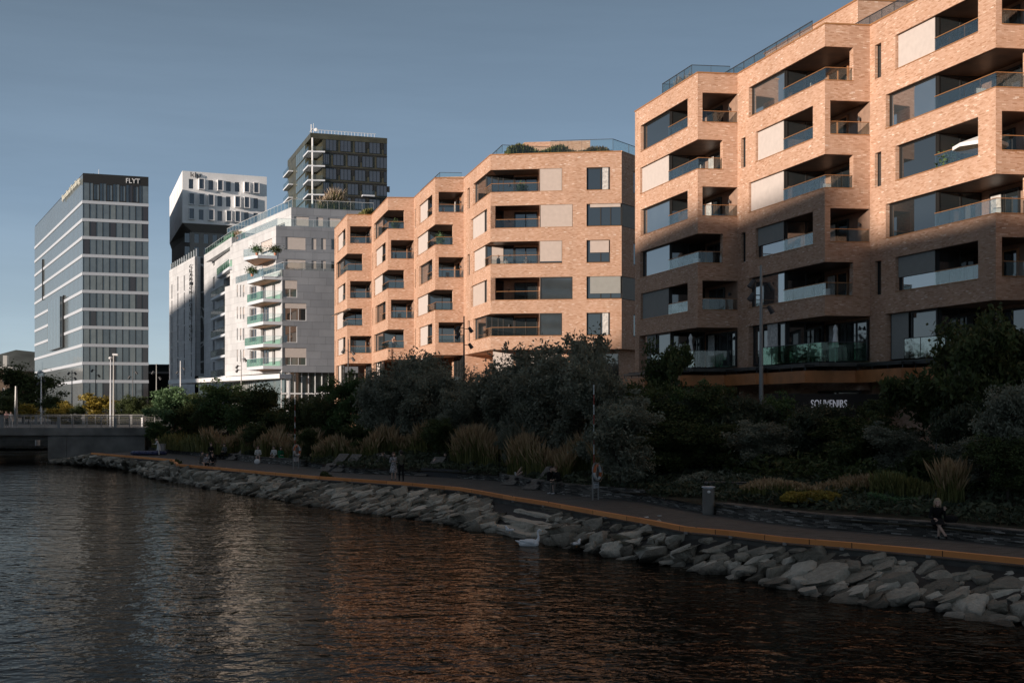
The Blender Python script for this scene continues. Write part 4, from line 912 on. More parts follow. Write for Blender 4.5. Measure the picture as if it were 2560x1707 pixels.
# concrete edge and orange rail
def strip(P, w, z0, z1, off=0, name='', m='', parent=None):
    mb = MB(); nrm = []
    for i in range(len(P)):
        a = P[max(0, i-1)]; b = P[min(len(P)-1, i+1)]; t = unit((b[0]-a[0], b[1]-a[1])); nrm.append((-t[1], t[0]))
    for i in range(len(P)-1):
        q = []
        for (p, n_, o) in ((P[i], nrm[i], off), (P[i+1], nrm[i+1], off), (P[i+1], nrm[i+1], off+w), (P[i], nrm[i], off+w)): q.append((p[0]+n_[0]*o, p[1]+n_[1]*o))
        k = len(mb.v); mb.v += [(x, y, z0) for x, y in q]+[(x, y, z1) for x, y in q]
        for f in ((3, 2, 1, 0), (4, 5, 6, 7), (0, 1, 5, 4), (2, 3, 7, 6)): mb.f.append(tuple(k+j for j in f)); mb.m.append(0)
        if i == 0: mb.f.append((k, k+4, k+7, k+3)); mb.m.append(0)
        if i == len(P)-2: mb.f.append((k+1, k+2, k+6, k+5)); mb.m.append(0)
    o = mb.build(name, m, parent); return o
o = tag(strip(curb, .18, .09, .25, -.02, 'edge_rail', 'orange_timber'), 'orange timber kerb rail running along the edge of the promenade', 'kerb rail')
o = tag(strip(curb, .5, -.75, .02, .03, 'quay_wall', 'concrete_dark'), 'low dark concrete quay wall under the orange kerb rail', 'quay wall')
for i, (x, y) in enumerate(curb[3:-1:1]):
    bk = MB(); bk.box(Fr((x, y), unit((1, -.4)), unit((.4, 1))), 0, .12, -.06, .3, .0, .09); bk.build('support', 'grey_metal', bpy.data.objects['edge_rail'])
# embankment core under the stones
na = 90; CA = resample(curb, na); WA = resample(wat, na)
bank = [[(c[0]+(w_[0]-c[0])*t, c[1]+(w_[1]-c[1])*t, [-.14, -.5, -1.3, -2.2][k]) for c, w_ in zip(CA, WA)] for k, t in enumerate((.02, .4, 1.0, 1.5))]
struct(grid_mesh('embankment', bank, 'tar'))
# ---- boulders
from mathutils import noise as mn
def rock_proto(seed, flat, sub):
    r = np.random.default_rng(seed); bm = bmesh.new(); bmesh.ops.create_icosphere(bm, subdivisions=sub, radius=1.0)
    P = np.array([v.co[:] for v in bm.verts])
    for _ in range(13):
        n_ = r.normal(size=3); n_[2] *= .7; n_ /= np.linalg.norm(n_); d = r.uniform(.42, .74); k = P@n_-d; P = P-np.outer(np.clip(k, 0, None), n_)
    k = P[:, 2]-r.uniform(.3, .42); P[:, 2] -= np.clip(k, 0, None)
    P = np.array([p*(1+.10*mn.fractal(Vector(p*2.2+seed*7), 1.0, 2.0, 5)+.05*mn.noise(Vector(p*6+seed))) for p in P])
    P *= np.array([1, r.uniform(.6, .9), flat]); P /= np.abs(P[:, 0]).max()
    for v, p in zip(bm.verts, P): v.co = p
    for f in bm.faces: f.smooth = sub > 3
    me = bpy.data.meshes.new('boulder'); bm.to_mesh(me); bm.free(); me.materials.append(M['rock'])
    at = me.attributes.new('rnd', 'FLOAT', 'POINT'); at.data.foreach_set('value', [0.]*len(me.vertices)); return me
FL = [.62, .5, .7, .42, .55, .72, .48, .6, .42, .66]
RPn = [rock_proto(i, f, 4) for i, f in enumerate(FL)]; RP = [rock_proto(i, f, 3) for i, f in enumerate(FL)]
rocks = []; rr = random.Random(11)
dl = [0]
for a, b in zip(CA[:-1], CA[1:]): dl.append(dl[-1]+math.hypot(b[0]-a[0], b[1]-a[1]))
t = 0
while t < dl[-1]-1:
    k = max(j for j in range(na) if dl[j] <= t); k = min(k, na-2); f = (t-dl[k])/(dl[k+1]-dl[k])
    c = (CA[k][0]+(CA[k+1][0]-CA[k][0])*f, CA[k][1]+(CA[k+1][1]-CA[k][1])*f); w_ = (WA[k][0]+(WA[k+1][0]-WA[k][0])*f, WA[k][1]+(WA[k+1][1]-WA[k][1])*f)
    wd = math.hypot(w_[0]-c[0], w_[1]-c[1]); n_ = max(5, int(wd/.42)); size = .62
    for j in range(n_+1):
        v = (j+.2+rr.uniform(-.3, .3))/n_
        if v > 1.05: continue
        x = c[0]+(w_[0]-c[0])*v+rr.uniform(-.2, .2); y = c[1]+(w_[1]-c[1])*v+rr.uniform(-.2, .2); z = -.22-.80*v+rr.uniform(-.07, .07)
        s_ = size*rr.choice([.4, .55, .7, .85, 1.0, 1.25])*(1.06 if y > 60 else 1)*(.85 if v > .8 or v < .12 else 1)
        if 1235 < CX+F*x/y < 1392+(x*0) and 47 < y and (CX+F*x/y < 1350 or v < .45): continue
        tl = Matrix.Rotation(math.atan2(w_[1]-c[1], w_[0]-c[0]), 3, 'Z')          # tilt the slab towards the water
        rm = tl @ Matrix.Rotation(rr.uniform(.15, .5), 3, 'Y') @ Matrix.Rotation(rr.uniform(-.2, .2), 3, 'X') @ Matrix.Rotation(PI/2-.5+rr.uniform(-.5, .5) if y > 50 else rr.uniform(0, 3.1), 3, 'Z')
        rocks.append((x, y, z, s_, rm, 0, 0, rr.randrange(10)))
    t += .43+rr.random()*.17
rocks.sort(key=lambda r_: -r_[3]/math.hypot(r_[0], r_[1]))
for i, r_ in enumerate(rocks[:300]):
    o = bpy.data.objects.new('boulder', RPn[r_[7]]); COL.objects.link(o); o.location = r_[:3]; o.scale = (r_[3], r_[3], r_[3]); o.rotation_euler = r_[4].to_euler()
    tag(o, 'grey boulder in the stone bank between the orange kerb rail and the water', 'boulder', 'boulders of the stone bank')
allv = []; allf = []; rv = []; b0 = 0
base = []
for me in RP:
    v = np.empty(len(me.vertices)*3); me.vertices.foreach_get('co', v); base.append((v.reshape(-1, 3), [tuple(p.vertices) for p in me.polygons]))
for r_ in rocks[300:]:
    v, fcs = base[r_[7]]; m_ = np.array(r_[4]); q = (v*r_[3])@m_.T+np.array(r_[:3])
    allv.append(q); allf += [tuple(b0+k for k in f) for f in fcs]; rv.append(np.full(len(v), rr.random())); b0 += len(v)
me = bpy.data.meshes.new('far_boulders'); me.from_pydata(np.concatenate(allv).tolist(), [], allf); me.materials.append(M['rock'])
at = me.attributes.new('rnd', 'FLOAT', 'POINT'); at.data.foreach_set('value', np.concatenate(rv)); o = link('far_boulders', me)
tag(o, 'far stretch of the stone bank curving towards the concrete bridge', 'stone bank', kind='stuff')
# long cut stone steps down to the water
def slab(x0, y0, x1, y1, zt, w_, h, lab):
    p0 = G(x0, y0, zt); p1 = G(x1, y1, zt); fr = line_frame(p0, p1, (.5, 1)); L_ = math.hypot(p1[0]-p0[0], p1[1]-p0[1]); bm = bmesh.new(); m_ = MB(); m_.box(fr, 0, L_, 0, w_, zt-h, zt)
    me = bpy.data.meshes.new('stone_step'); me.from_pydata(m_.v, [], m_.f); bm.from_mesh(me); bmesh.ops.subdivide_edges(bm, edges=bm.edges[:], cuts=5, use_grid_fill=True)
    for v in bm.verts: v.co += Vector((rr.uniform(-1, 1), rr.uniform(-1, 1), rr.uniform(-1, 1)))*.035
    bm.to_mesh(me); bm.free(); me.materials.append(M['rock']); at = me.attributes.new('rnd', 'FLOAT', 'POINT'); at.data.foreach_set('value', [.6]*len(me.vertices)); tag(link('stone_step', me), lab, 'stone step', 'cut stone steps by the swan')
slab(1312, 1259, 1424, 1282, -.02, .9, .35, 'topmost long stone step just under the orange kerb rail')
slab(1284, 1272, 1396, 1294, -.2, 1.5, .35, 'second long stone step down from the kerb rail')
slab(1250, 1288, 1350, 1314, -.45, 1.8, .4, 'third long stone step down, above the swan')
slab(1218, 1310, 1315, 1336, -.74, 1.8, .4, 'lowest stone step at the water beside the gull')
# ---- slate walls
def slate(P, z0, z1, th, label):
    o = strip(P, th, z0, z1, 0, 'slate_wall', 'slate_wall'); tag(o, label, 'stone wall'); c_ = strip(P, th+.06, z1, z1+.05, -.03, 'coping', 'slate_wall', o); return o
W2 = [G(x, y, 0) for x, y in ((1790, 1287), (1900, 1303), (2060, 1321), (2315, 1341), (2560, 1368))]; W2 += [(W2[-1][0]+7.5, W2[-1][1]-7.5), (W2[-1][0]+17, W2[-1][1]-17)]
slate(W2, -.05, .45, .5, 'long low slate seat wall at the lower right where the woman sits')
o = strip(wl_, .3, -.05, .37, .06, 'slate_wall', 'slate_wall'); tag(o, 'low continuous slate retaining wall along the back of the whole promenade', 'stone wall')
def seatwall(px, label, z1=.42):
    slate([G(x, y, 0) for x, y in px], -.05, z1, .45, label)
seatwall(((1378, 1231), (1412, 1237), (1600, 1252.7), (1760, 1262)), 'slate wall between the life ring post and the litter bin', .5)
W3 = [(X(1760, 53.5), 53.5), (X(2050, 52.5), 52.5), (X(2340, 50), 50), (X(2600, 49), 49)]; slate(W3, .1, 1.0, .4, 'upper slate wall behind the flower bed right of the litter bin')
seatwall(((1000, 1182), (1100, 1189), (1166, 1193)), 'slate seat wall behind the standing couple'); seatwall(((1243, 1201), (1300, 1214), (1376, 1229)), 'slate seat wall under the two slatted loungers')
seatwall(((855, 1172), (920, 1180), (998, 1183)), 'slate seat wall under the lounger with the reclining man'); seatwall(((638, 1157), (700, 1160), (752, 1166)), 'slate seat wall with the woman in green'); seatwall(((560, 1146), (600, 1151), (636, 1155)), 'slate wall at the far slatted lounger')
dk = MB(); p0 = G(1168, 1196, 0); p1 = G(1232, 1192, 0); fr = line_frame(p0, p1, (0, 1)); Lk = math.hypot(p1[0]-p0[0], p1[1]-p0[1]); dk.poly([fr.pt(0, 0, 0), fr.pt(Lk, 0, 0), fr.pt(Lk, 0, .25), fr.pt(0, 0, .75)]); dk.prism([fr.pt(0, .1, 0)[:2], fr.pt(Lk, .1, 0)[:2], fr.pt(Lk+1.5, 4, 0)[:2], fr.pt(0, 4, 0)[:2]], 0, .5)
tag(dk.build('ramp_wall', 'dark_metal'), 'dark low wooden block at the grass bed gap behind the promenade', 'planter edge')
# ================================================================ bridge
def bridge():
    T = thing('bridge', 'concrete road bridge with steel railings at the left edge over the canal', 'bridge', (-45, 125, 0)); Zb = 123.0
    fr = Fr((X(-700, Zb), Zb), (1, 0), (0, 1)); xr = X(362, Zb)-fr.O[0]; xa = X(120, Zb)-fr.O[0]; dz = 2.25
    g = MB(); g.box(fr, 0, xr+.6, -.25, 24, dz-.75, dz); g.box(fr, 0, xa-.2, .8, 23, dz-1.25, dz-.75); g.build('deck', 'concrete', T)
    g = MB(); g.box(fr, xa, xr, 0, 24, -1.6, dz-.76); g.box(fr, xa+.0, X(166, Zb)-fr.O[0], -.06, 0, -.75, dz-.95); g.build('abutment', 'concrete', T)
    for (d, nm, x1) in ((.0, 'near', xr+.5), (23.3, 'far', xr+.5)):
        n = int(x1/1.42)
        for i in range(n+1):
            if fr.O[0]+i*1.42 < X(-30, Zb+d) or i > 90: continue
            g = MB(); big = (i % 4 == 0); g.box(fr, i*1.42-(.16 if big else .04), i*1.42+(.16 if big else .04), d-.05, d+.05, dz, dz+1.12); g.build('railing_post', 'grey_metal', T)
        g = MB()
        for z in (.2, .36, .52, .68, .84): g.box(fr, 0, x1, d-.014, d+.014, dz+z, dz+z+.03)
        g.box(fr, 0, x1, d-.06, d+.06, dz+1.12, dz+1.19); g.build('railing', 'grey_metal', T)
bridge()
d_ = MB(); fr = Fr((-95, 141), (1, .02), (0, 1)); d_.box(fr, 0, 95-X(97, 141)*-1-.0, 0, 3, -.75, -.42)
o = thing('floating_dock', 'dark floating dock seen under the bridge', 'dock', (-60, 142, 0)); d_.build('deck', 'concrete_dark', o)
q = MB(); q.box(Fr((-300, 168), (1, 0), (0, 1)), 0, 262, 0, 2, -1.5, 1.2); tag(q.build('quay_wall', 'concrete_dark'), 'dark quay wall far under the bridge', 'quay wall')
# ================================================================ unseen blocks added across the water to shade the promenade and facades
def caster(q0, q1, zt0_, zt1_, label, s=92, depth=14):
    px_, py_ = -SY, SX     # perpendicular to the sun
    fr = Fr((q0*px_+s*SX, q0*py_+s*SY), (px_*(1 if q1 > q0 else -1), py_*(1 if q1 > q0 else -1)), (SX, SY)); L_ = abs(q1-q0)
    T = thing('shade_block', label, 'building', (*fr.O, 0)); g = MB(); k = math.tan(SUN_EL)
    A_, B_ = zt0_, zt1_
    g.poly([fr.pt(0, 0, .5), fr.pt(L_, 0, .5), fr.pt(L_, 0, B_), fr.pt(0, 0, A_)]); g.poly([fr.pt(0, depth, .5), fr.pt(0, depth, A_), fr.pt(L_, depth, B_), fr.pt(L_, depth, .5)])
    g.poly([fr.pt(0, 0, A_), fr.pt(L_, 0, B_), fr.pt(L_, depth, B_), fr.pt(0, depth, A_)]); g.poly([fr.pt(0, 0, .5), fr.pt(0, 0, A_), fr.pt(0, depth, A_), fr.pt(0, depth, .5)]); g.poly([fr.pt(L_, 0, .5), fr.pt(L_, depth, .5), fr.pt(L_, depth, B_), fr.pt(L_, 0, B_)])
    g.build('wall', 'brick_brown', T)
    for i in range(int((min(A_, B_)-3)/3.4)):
        w_ = MB(); w_.box(fr, 1, L_-1, -.05, 0, 2+i*3.4, 3.8+i*3.4); w_.build('window_band', 'glass', T)
def qd(P): return P[0]*(-SY)+P[1]*SX
def sd_(P): return P[0]*SX+P[1]*SY
k9 = math.tan(SUN_EL)
def zat(P, z, s=92): return z+(s-sd_(P))*k9
# control points: position on the facade and the height up to which it lies in shade
R3p = (21, 66); R2p = (17, 74); R1p = (10, 90); M4r = (9, 104.2); M4m = (3, 105); M4l = (-1.8, 105.7); Mf = (-20, 148); Wp = (-35, 166); Wl = (-42, 183); Hp = (-60, 225)
caster(60, qd((23, 62)), zat((23, 62), 14.2), zat((23, 62), 14.2), 'unseen brown block added beyond the right of the photographer for shade')
caster(qd((19.2, 70.2)), qd(R1p), zat(R2p, 17.4), zat(R1p, 16.9), 'tall unseen block added on the opposite shore to shade the near brick building')
caster(qd((19.2, 70.2)), qd((23, 62)), zat((19.2, 70), 14.6), zat((23, 62), 14.2), 'unseen link block added on the opposite shore for shade')
caster(qd(R1p), -72, zat(R1p, 16.8), zat((9, 104), 15.0), 'unseen stepped block added on the opposite shore for shade')
caster(-72, -76, zat((9, 104), 15.0), zat(M4m, 12.6), 'unseen block with sloping top added on the opposite shore for shade')
caster(-76, -81.5, zat(M4m, 12.6), zat(M4l, 6.8), 'unseen block with steep top added on the opposite shore for shade')
caster(-81.5, -105, zat(M4l, 6.6), zat((-15, 126), 5.2), 'long low unseen block added on the opposite shore for shade')
caster(-105, qd(Mf), zat((-15, 126), 3.4), zat((-40, 123), 2.6), 'low unseen block added beside the long one for shade')
caster(qd(Mf), qd((-46, 190)), zat((-40, 123), 2.6), zat((-46, 190), 1.2), 'lowest unseen block added on the opposite shore for shade')
caster(qd((-46, 190)), qd((-70, 236)), zat(Hp, 25.5), zat(Hp, 23.5), 'tall unseen block added on the opposite shore to shade the hotel')
# ================================================================ vegetation
def leaf_mesh(name, C, size, leafm, aspect=2.2, droop=0., seed=0, up=0.):
    """C: (n,3) leaf centres"""
    r = np.random.default_rng(seed); n = len(C)
    d = r.normal(size=(n, 3)); d[:, 2] = d[:, 2]*.6-droop+up; d /= np.linalg.norm(d, axis=1)[:, None]
    e = r.normal(size=(n, 3)); e = np.cross(d, e); e /= np.linalg.norm(e, axis=1)[:, None]+1e-9
    s = size*r.uniform(.6, 1.35, n)[:, None]; L_ = d*s*aspect/2; w_ = e*s/2
    P = np.stack([C-L_, C-L_*.1+w_, C+L_, C-L_*.1-w_], 1).reshape(-1, 3)
    me = bpy.data.meshes.new(name); me.vertices.add(4*n); me.vertices.foreach_set('co', P.ravel().astype(np.float32))
    me.loops.add(4*n); me.loops.foreach_set('vertex_index', np.arange(4*n, dtype=np.int32)); me.polygons.add(n)
    me.polygons.foreach_set('loop_start', np.arange(0, 4*n, 4, dtype=np.int32)); me.polygons.foreach_set('loop_total', np.full(n, 4, dtype=np.int32))
    me.update(calc_edges=True); me.materials.append(M[leafm]); at = me.attributes.new('rnd', 'FLOAT', 'POINT')
    # clumps of light and dark foliage plus a little per-leaf variation
    cl = .5+.5*np.sin(C[:, 0]*1.7+seed)*np.sin(C[:, 1]*1.9+2)*np.sin(C[:, 2]*2.1+seed*2); v = np.clip(cl*.6+r.random(n)*.5-.05, 0, 1)
    at.data.foreach_set('value', np.repeat(v, 4).astype(np.float32)); return me
def make_tree(kind, seed):
    r = np.random.default_rng(seed); H = 7.0; tb = MB(); tips = []
    cfg = dict(round=(.14, .62, 2.6, 14, 18000, .14, 1.7, .1, 0, 'leaf_dark'), green=(.14, .62, 2.3, 14, 17000, .14, 1.8, .1, 0, 'leaf_green'),
               olive=(.03, .6, 2.7, 17, 24000, .11, 2.6, .1, .3, 'leaf_grey'), cherry=(.24, .7, 3.2, 14, 20000, .14, 2.5, .7, 0, 'leaf_dark'),
               pine=(.05, .55, 2.4, 14, 20000, .13, 3.6, 0, 1.2, 'leaf_pine'), yellow=(.08, .55, 2.0, 9, 9000, .2, 1.9, .1, 0, 'leaf_yellow'),
               light=(.1, .6, 2.0, 11, 15000, .14, 2.2, .5, 0, 'leaf_light'), wisp=(.1, .75, 2.2, 12, 9000, .12, 2.6, 0, .6, 'leaf_grey'))[kind]
    h0, cz, cr, nl, nleaf, ls, asp, droop, up, lm = cfg
    multi = kind in ('olive', 'pine', 'yellow', 'wisp'); stems = 4 if multi else 1; lean = .35
    top = []
    for s_ in range(stems):
        a = r.uniform(0, 6.28); p = Vector((0, 0, -.4)); q0 = p; rad = .14 if stems == 1 else .075; tx, ty = (math.cos(a)*lean*r.uniform(.4, 1.2), math.sin(a)*lean*r.uniform(.4, 1.2)) if multi else (r.normal()*.06, r.normal()*.06)
        pts = [p]; m = 7
        for i in range(1, m+1):
            t = i/m; pts.append(Vector((tx*H*t*.55+r.normal()*.06, ty*H*t*.55+r.normal()*.06, H*.86*t)))
        for i in range(m): tb.tube(pts[i], pts[i+1], rad*(1-.8*i/m), rad*(1-.8*(i+1)/m), 7, cap=False)
        for _ in range(nl//stems+1):
            t = r.uniform(h0+.03, .92); k = t*m/1.0; i = min(m-1, int(k)); o = pts[i].lerp(pts[i+1], k-i); an = r.uniform(0, 6.28)
            prof = math.sin(math.pi*min(1, max(0.06, (t-h0)/(1.02-h0)))**.75)
            ln = cr*(.4+.65*prof)*r.choice([.45, .7, .85, 1.0, 1.2, 1.45])*(.75 if multi else 1)
            rise = {'cherry': .15, 'pine': .7, 'olive': .6, 'wisp': 1.0}.get(kind, .45)
            e = o+Vector((math.cos(an)*ln, math.sin(an)*ln, ln*rise*r.uniform(.5, 1.2))); mid = o.lerp(e, .5)+Vector((0, 0, -.12*ln if rise < .4 else .05))
            rr_ = rad*.42*(1-t*.6); tb.tube(o, mid, rr_, rr_*.65, 5, cap=False); tb.tube(mid, e, rr_*.65, rr_*.2, 5, cap=False)
            for f in (.45, .7, 1.0):
                b = o.lerp(e, f); tips.append((b, .28+.3*f))
                for _ in range(2):
                    c_ = b+Vector((r.normal()*.55, r.normal()*.55, r.normal()*.35+up*.3)); tips.append((c_, .38)); tb.tube(b, c_, rr_*.3, rr_*.1, 4, cap=False)
        tips.append((pts[-1], .5)); tips.append((pts[-2], .5))
    C = []; per = max(8, nleaf//len(tips))
    for (c_, s_) in tips:
        n = int(per*r.uniform(.5, 1.5)); g_ = r.normal(size=(n, 3))*np.array([s_*.8, s_*.8, s_*(.5 if up < .4 else .8)])*r.choice([.55, .8, 1.0, 1.25]); C.append(g_+np.array(c_[:]))
    C = np.concatenate(C)
    cm = leaf_mesh('crown', C, ls, lm, asp, droop, seed, up)
    tm = tb.build('trunk', 'bark', None); tme = tm.data; bpy.data.objects.remove(tm)
    return cm, tme
PROTO = {}
def tree(kind, px, ytop, Z, w_px, label, name='tree', group='trees behind the promenade', z0=None, seed=None, lm=None, cat='tree', ybase=None):
    key = (kind, (seed if seed is not None else int(px)) % 2)
    if key not in PROTO: PROTO[key] = make_tree(kind, 100+hash_(kind)+key[1]*7)
    cm, tm = PROTO[key]; x = X(px, Z); z = z0 if z0 is not None else terr(x, Z); H = Zh(ytop, Z)-z; wd = w_px/F*Z
    base_w = {'cherry': 6.6, 'round': 5.6, 'green': 5.2, 'olive': 6.6, 'pine': 6.0, 'yellow': 5.0, 'light': 4.8, 'wisp': 5.0}[kind]
    t = thing(name, label, cat, (x, Z, z), group); t.scale = (wd/base_w, wd/base_w, H/7.2); t.rotation_euler = (0, 0, random.random()*6)
    for nm, me in (('crown', cm), ('trunk', tm)):
        o = bpy.data.objects.new(nm, me); COL.objects.link(o); o.parent = t
    return t
def hash_(s): return sum(ord(c) for c in s) % 50
TR = [
 ('round', 58, 888, 205, 150, 'large dark tree in front of the brown brick building at the left edge', 1.7),
 ('round', 130, 985, 180, 80, 'dark tree left of the glass tower behind the bridge', 1.7), ('yellow', 71, 1003, 165, 50, 'small sunlit amber bush behind the bridge rail', 1.7),
 ('round', 18, 985, 175, 90, 'dark bushy tree cut by the left picture edge', 1.7),
 ('yellow', 137, 1015, 158, 55, 'sunlit yellow shrub with a pointed top behind the bridge rail', 1.7), ('yellow', 165, 1000, 162, 48, 'sunlit golden shrub next to the pointed yellow one', 1.7),
 ('round', 192, 1000, 160, 46, 'dark shrub between the golden shrub and the wide yellow tree', 1.7), ('yellow', 243, 980, 155, 92, 'widest sunlit yellow tree in front of the glass tower', 1.7),
 ('round', 312, 978, 152, 70, 'dark tree with amber tips right of the twin lamp masts', 1.7), ('round', 345, 985, 150, 60, 'dark round tree at the right end of the bridge rail', 1.7), ('round', 378, 990, 150, 60, 'dark tree at the end of the bridge beside the light green tree', 1.7),
 ('light', 432, 950, 122, 120, 'light green tree at the head of the bridge', None), ('green', 390, 1045, 119, 60, 'small dark green bush at the bridge corner', None),
 ('round', 505, 975, 121, 80, 'dark tree right of the light green tree', None), ('green', 572, 940, 112, 140, 'broad dark green tree left of the striped life ring pole', None),
 ('round', 520, 1010, 112, 80, 'low dark tree under the hotel', None),
 ('round', 668, 935, 108, 130, 'dark tree with gaps showing the white lobby behind', None), ('round', 740, 985, 104, 90, 'dark tree behind the striped life ring pole', None),
 ('green', 862, 920, 97, 120, 'dark green tree below the first brick bays', None), ('round', 825, 990, 98, 90, 'dark round tree left of the grey-leaved ones', None),
 ('wisp', 1000, 868, 93, 120, 'airy brownish treetop in the sun in front of the middle brick building', None), ('olive', 985, 935, 88, 150, 'grey-leaved tree with pale leaves, leftmost of the grey ones', None), ('olive', 1090, 905, 87, 160, 'grey-leaved tree behind the walking couple', None),
 ('olive', 1190, 935, 85, 150, 'grey-leaved tree behind the reddish grass', None), ('wisp', 1180, 905, 90, 90, 'thin pale sapling in front of the lit ground floor wall', None),
 ('wisp', 1420, 825, 84, 170, 'airy treetop reaching over the lowest brick band of the middle building', None), ('olive', 1330, 905, 76, 170, 'grey-leaved tree left of the tall striped pole', None), ('olive', 1440, 880, 70, 210, 'big grey-leaved tree behind the life ring post', None),
 ('cherry', 1632, 815, 66, 175, 'dark drooping-leaved cherry tree at the corner of the near brick building', None), ('olive', 1560, 985, 57.5, 230, 'grey-green spreading bush tree right of the life ring post', None),
 ('pine', 1700, 985, 62, 150, 'dark upright pine left of the tall lamp mast', None), ('pine', 1850, 985, 61, 190, 'dark pine with upright tips right of the tall lamp mast', None), ('round', 1960, 1000, 63, 150, 'dark tree between the two pines', None),
 ('pine', 2040, 1006, 58, 190, 'dark pine partly covering the shop lettering', None),
 ('cherry', 2375, 760, 50, 300, 'tall dark cherry tree at the right with a thin pale stake', None), ('round', 2500, 800, 52, 260, 'dark leafy tree at the right picture edge', None), ('cherry', 2200, 1020, 52, 190, 'low dark drooping tree below the corten canopy', None),
 ('olive', 2530, 930, 43.5, 200, 'grey-leaved bush tree at the right edge behind the seat wall', None), ('olive', 2450, 1075, 45, 170, 'dark low bush behind the sitting woman', None), ('olive', 2190, 1080, 55, 190, 'low grey bush above the flower bed', None), ('round', 1660, 1060, 60, 170, 'dark bush with bare stems behind the slate wall', None), ('round', 1780, 1050, 59, 170, 'dark bush behind the litter bin', None),
 ('olive', 940, 925, 90, 130, 'grey-green tree in front of the second brick bay, left of the grey row', None), ('olive', 1045, 915, 86, 150, 'grey-leaved tree in the middle of the row behind the couple', None), ('olive', 1140, 960, 82, 130, 'lower grey-leaved tree behind the dense grass block', None),
 ('olive', 1265, 900, 80, 170, 'tall grey-leaved tree before the lit white ground-floor panels', None), ('olive', 1385, 870, 74, 190, 'spreading grey tree just left of the striped pole top', None), ('olive', 1500, 900, 64, 190, 'grey tree right of the striped pole', None), ('round', 1600, 930, 63, 170, 'dark leafy tree under the cherry tree at the brick corner', None),
 ('round', 1740, 1000, 61, 180, 'dark tree left of the mast foot', None), ('olive', 1900, 1040, 57, 190, 'dull bushy tree in front of the dark pines', None), ('round', 2120, 1040, 55, 170, 'dark tree below the shop lettering', None), ('cherry', 2480, 720, 51, 260, 'dark drooping tree at the upper right edge of the greenery', None),
 ('wisp', 1480, 850, 76, 120, 'thin airy top right of the highest grey tree', None), ('wisp', 1060, 870, 92, 120, 'thin airy top catching the sun before the third brick bay', None), ('green', 625, 960, 109, 110, 'dark green tree between the two broad ones at the white lobby', None), ('round', 790, 960, 101, 110, 'dark tree at the foot of the first brick bay', None),
 ('green', 920, 980, 94, 110, 'dark green low tree behind the reclining man', None), ('round', 470, 985, 120, 90, 'dark tree in front of the hotel foot', None),
 ('wisp', 1110, 880, 90, 170, 'feathery silver tree, tallest left of the grey row', None), ('wisp', 1235, 875, 84, 170, 'feathery silver tree in front of the lit terrace of the middle building', None), ('wisp', 1345, 850, 79, 180, 'feathery silver tree right below the long front of the middle building', None), ('wisp', 955, 895, 91, 150, 'feathery silver tree before the second brick bay', None), ('wisp', 1520, 880, 67, 150, 'loose silver tree between the two brick buildings', None),
 ('green', 1725, 945, 63, 150, 'loose green tree below the left end of the corten canopy', None), ('round', 1800, 950, 62, 150, 'loose dark tree directly left of the mast foot', None), ('green', 1930, 972, 61, 120, 'loose dark green tree left of the shop lettering', None), ('cherry', 2205, 975, 55, 150, 'drooping dark tree right of the shop lettering', None),
 ('round', 905, 1045, 86.5, 90, 'dark shrub breaking the grass behind the reclining man', None), ('round', 1098, 1040, 80, 90, 'dark shrub between the couple and the dense grass', None), ('olive', 1272, 1045, 73, 70, 'small grey shrub between two grass blocks', None), ('round', 640, 1050, 98.5, 70, 'dark shrub between the two left grass blocks', None), ('round', 775, 1055, 91, 70, 'dark shrub right of the distant life ring', None),
 ('olive', 2240, 1060, 50, 190, 'dull grey-green bush in front of the tall cherry trunk', None), ('pine', 2420, 1010, 47, 170, 'dark bristly bush behind the feather grass', None), ('round', 2520, 1080, 42.5, 150, 'dark bush at the right edge above the seat wall', None), ('round', 2150, 1090, 54, 150, 'dark low bush above the yellow-green plants', None),
 ('round', 2330, 1120, 48, 120, 'small dark round bush left of the sitting woman', None)]
for i, (k, px, yt, Z, wp, lb, z0) in enumerate(TR): tree(k, px, yt, Z, wp, lb, 'tree' if wp > 80 or k in ('cherry',) else 'shrub', 'trees and shrubs along the bank', z0, seed=i, cat='tree' if wp > 80 else 'shrub')
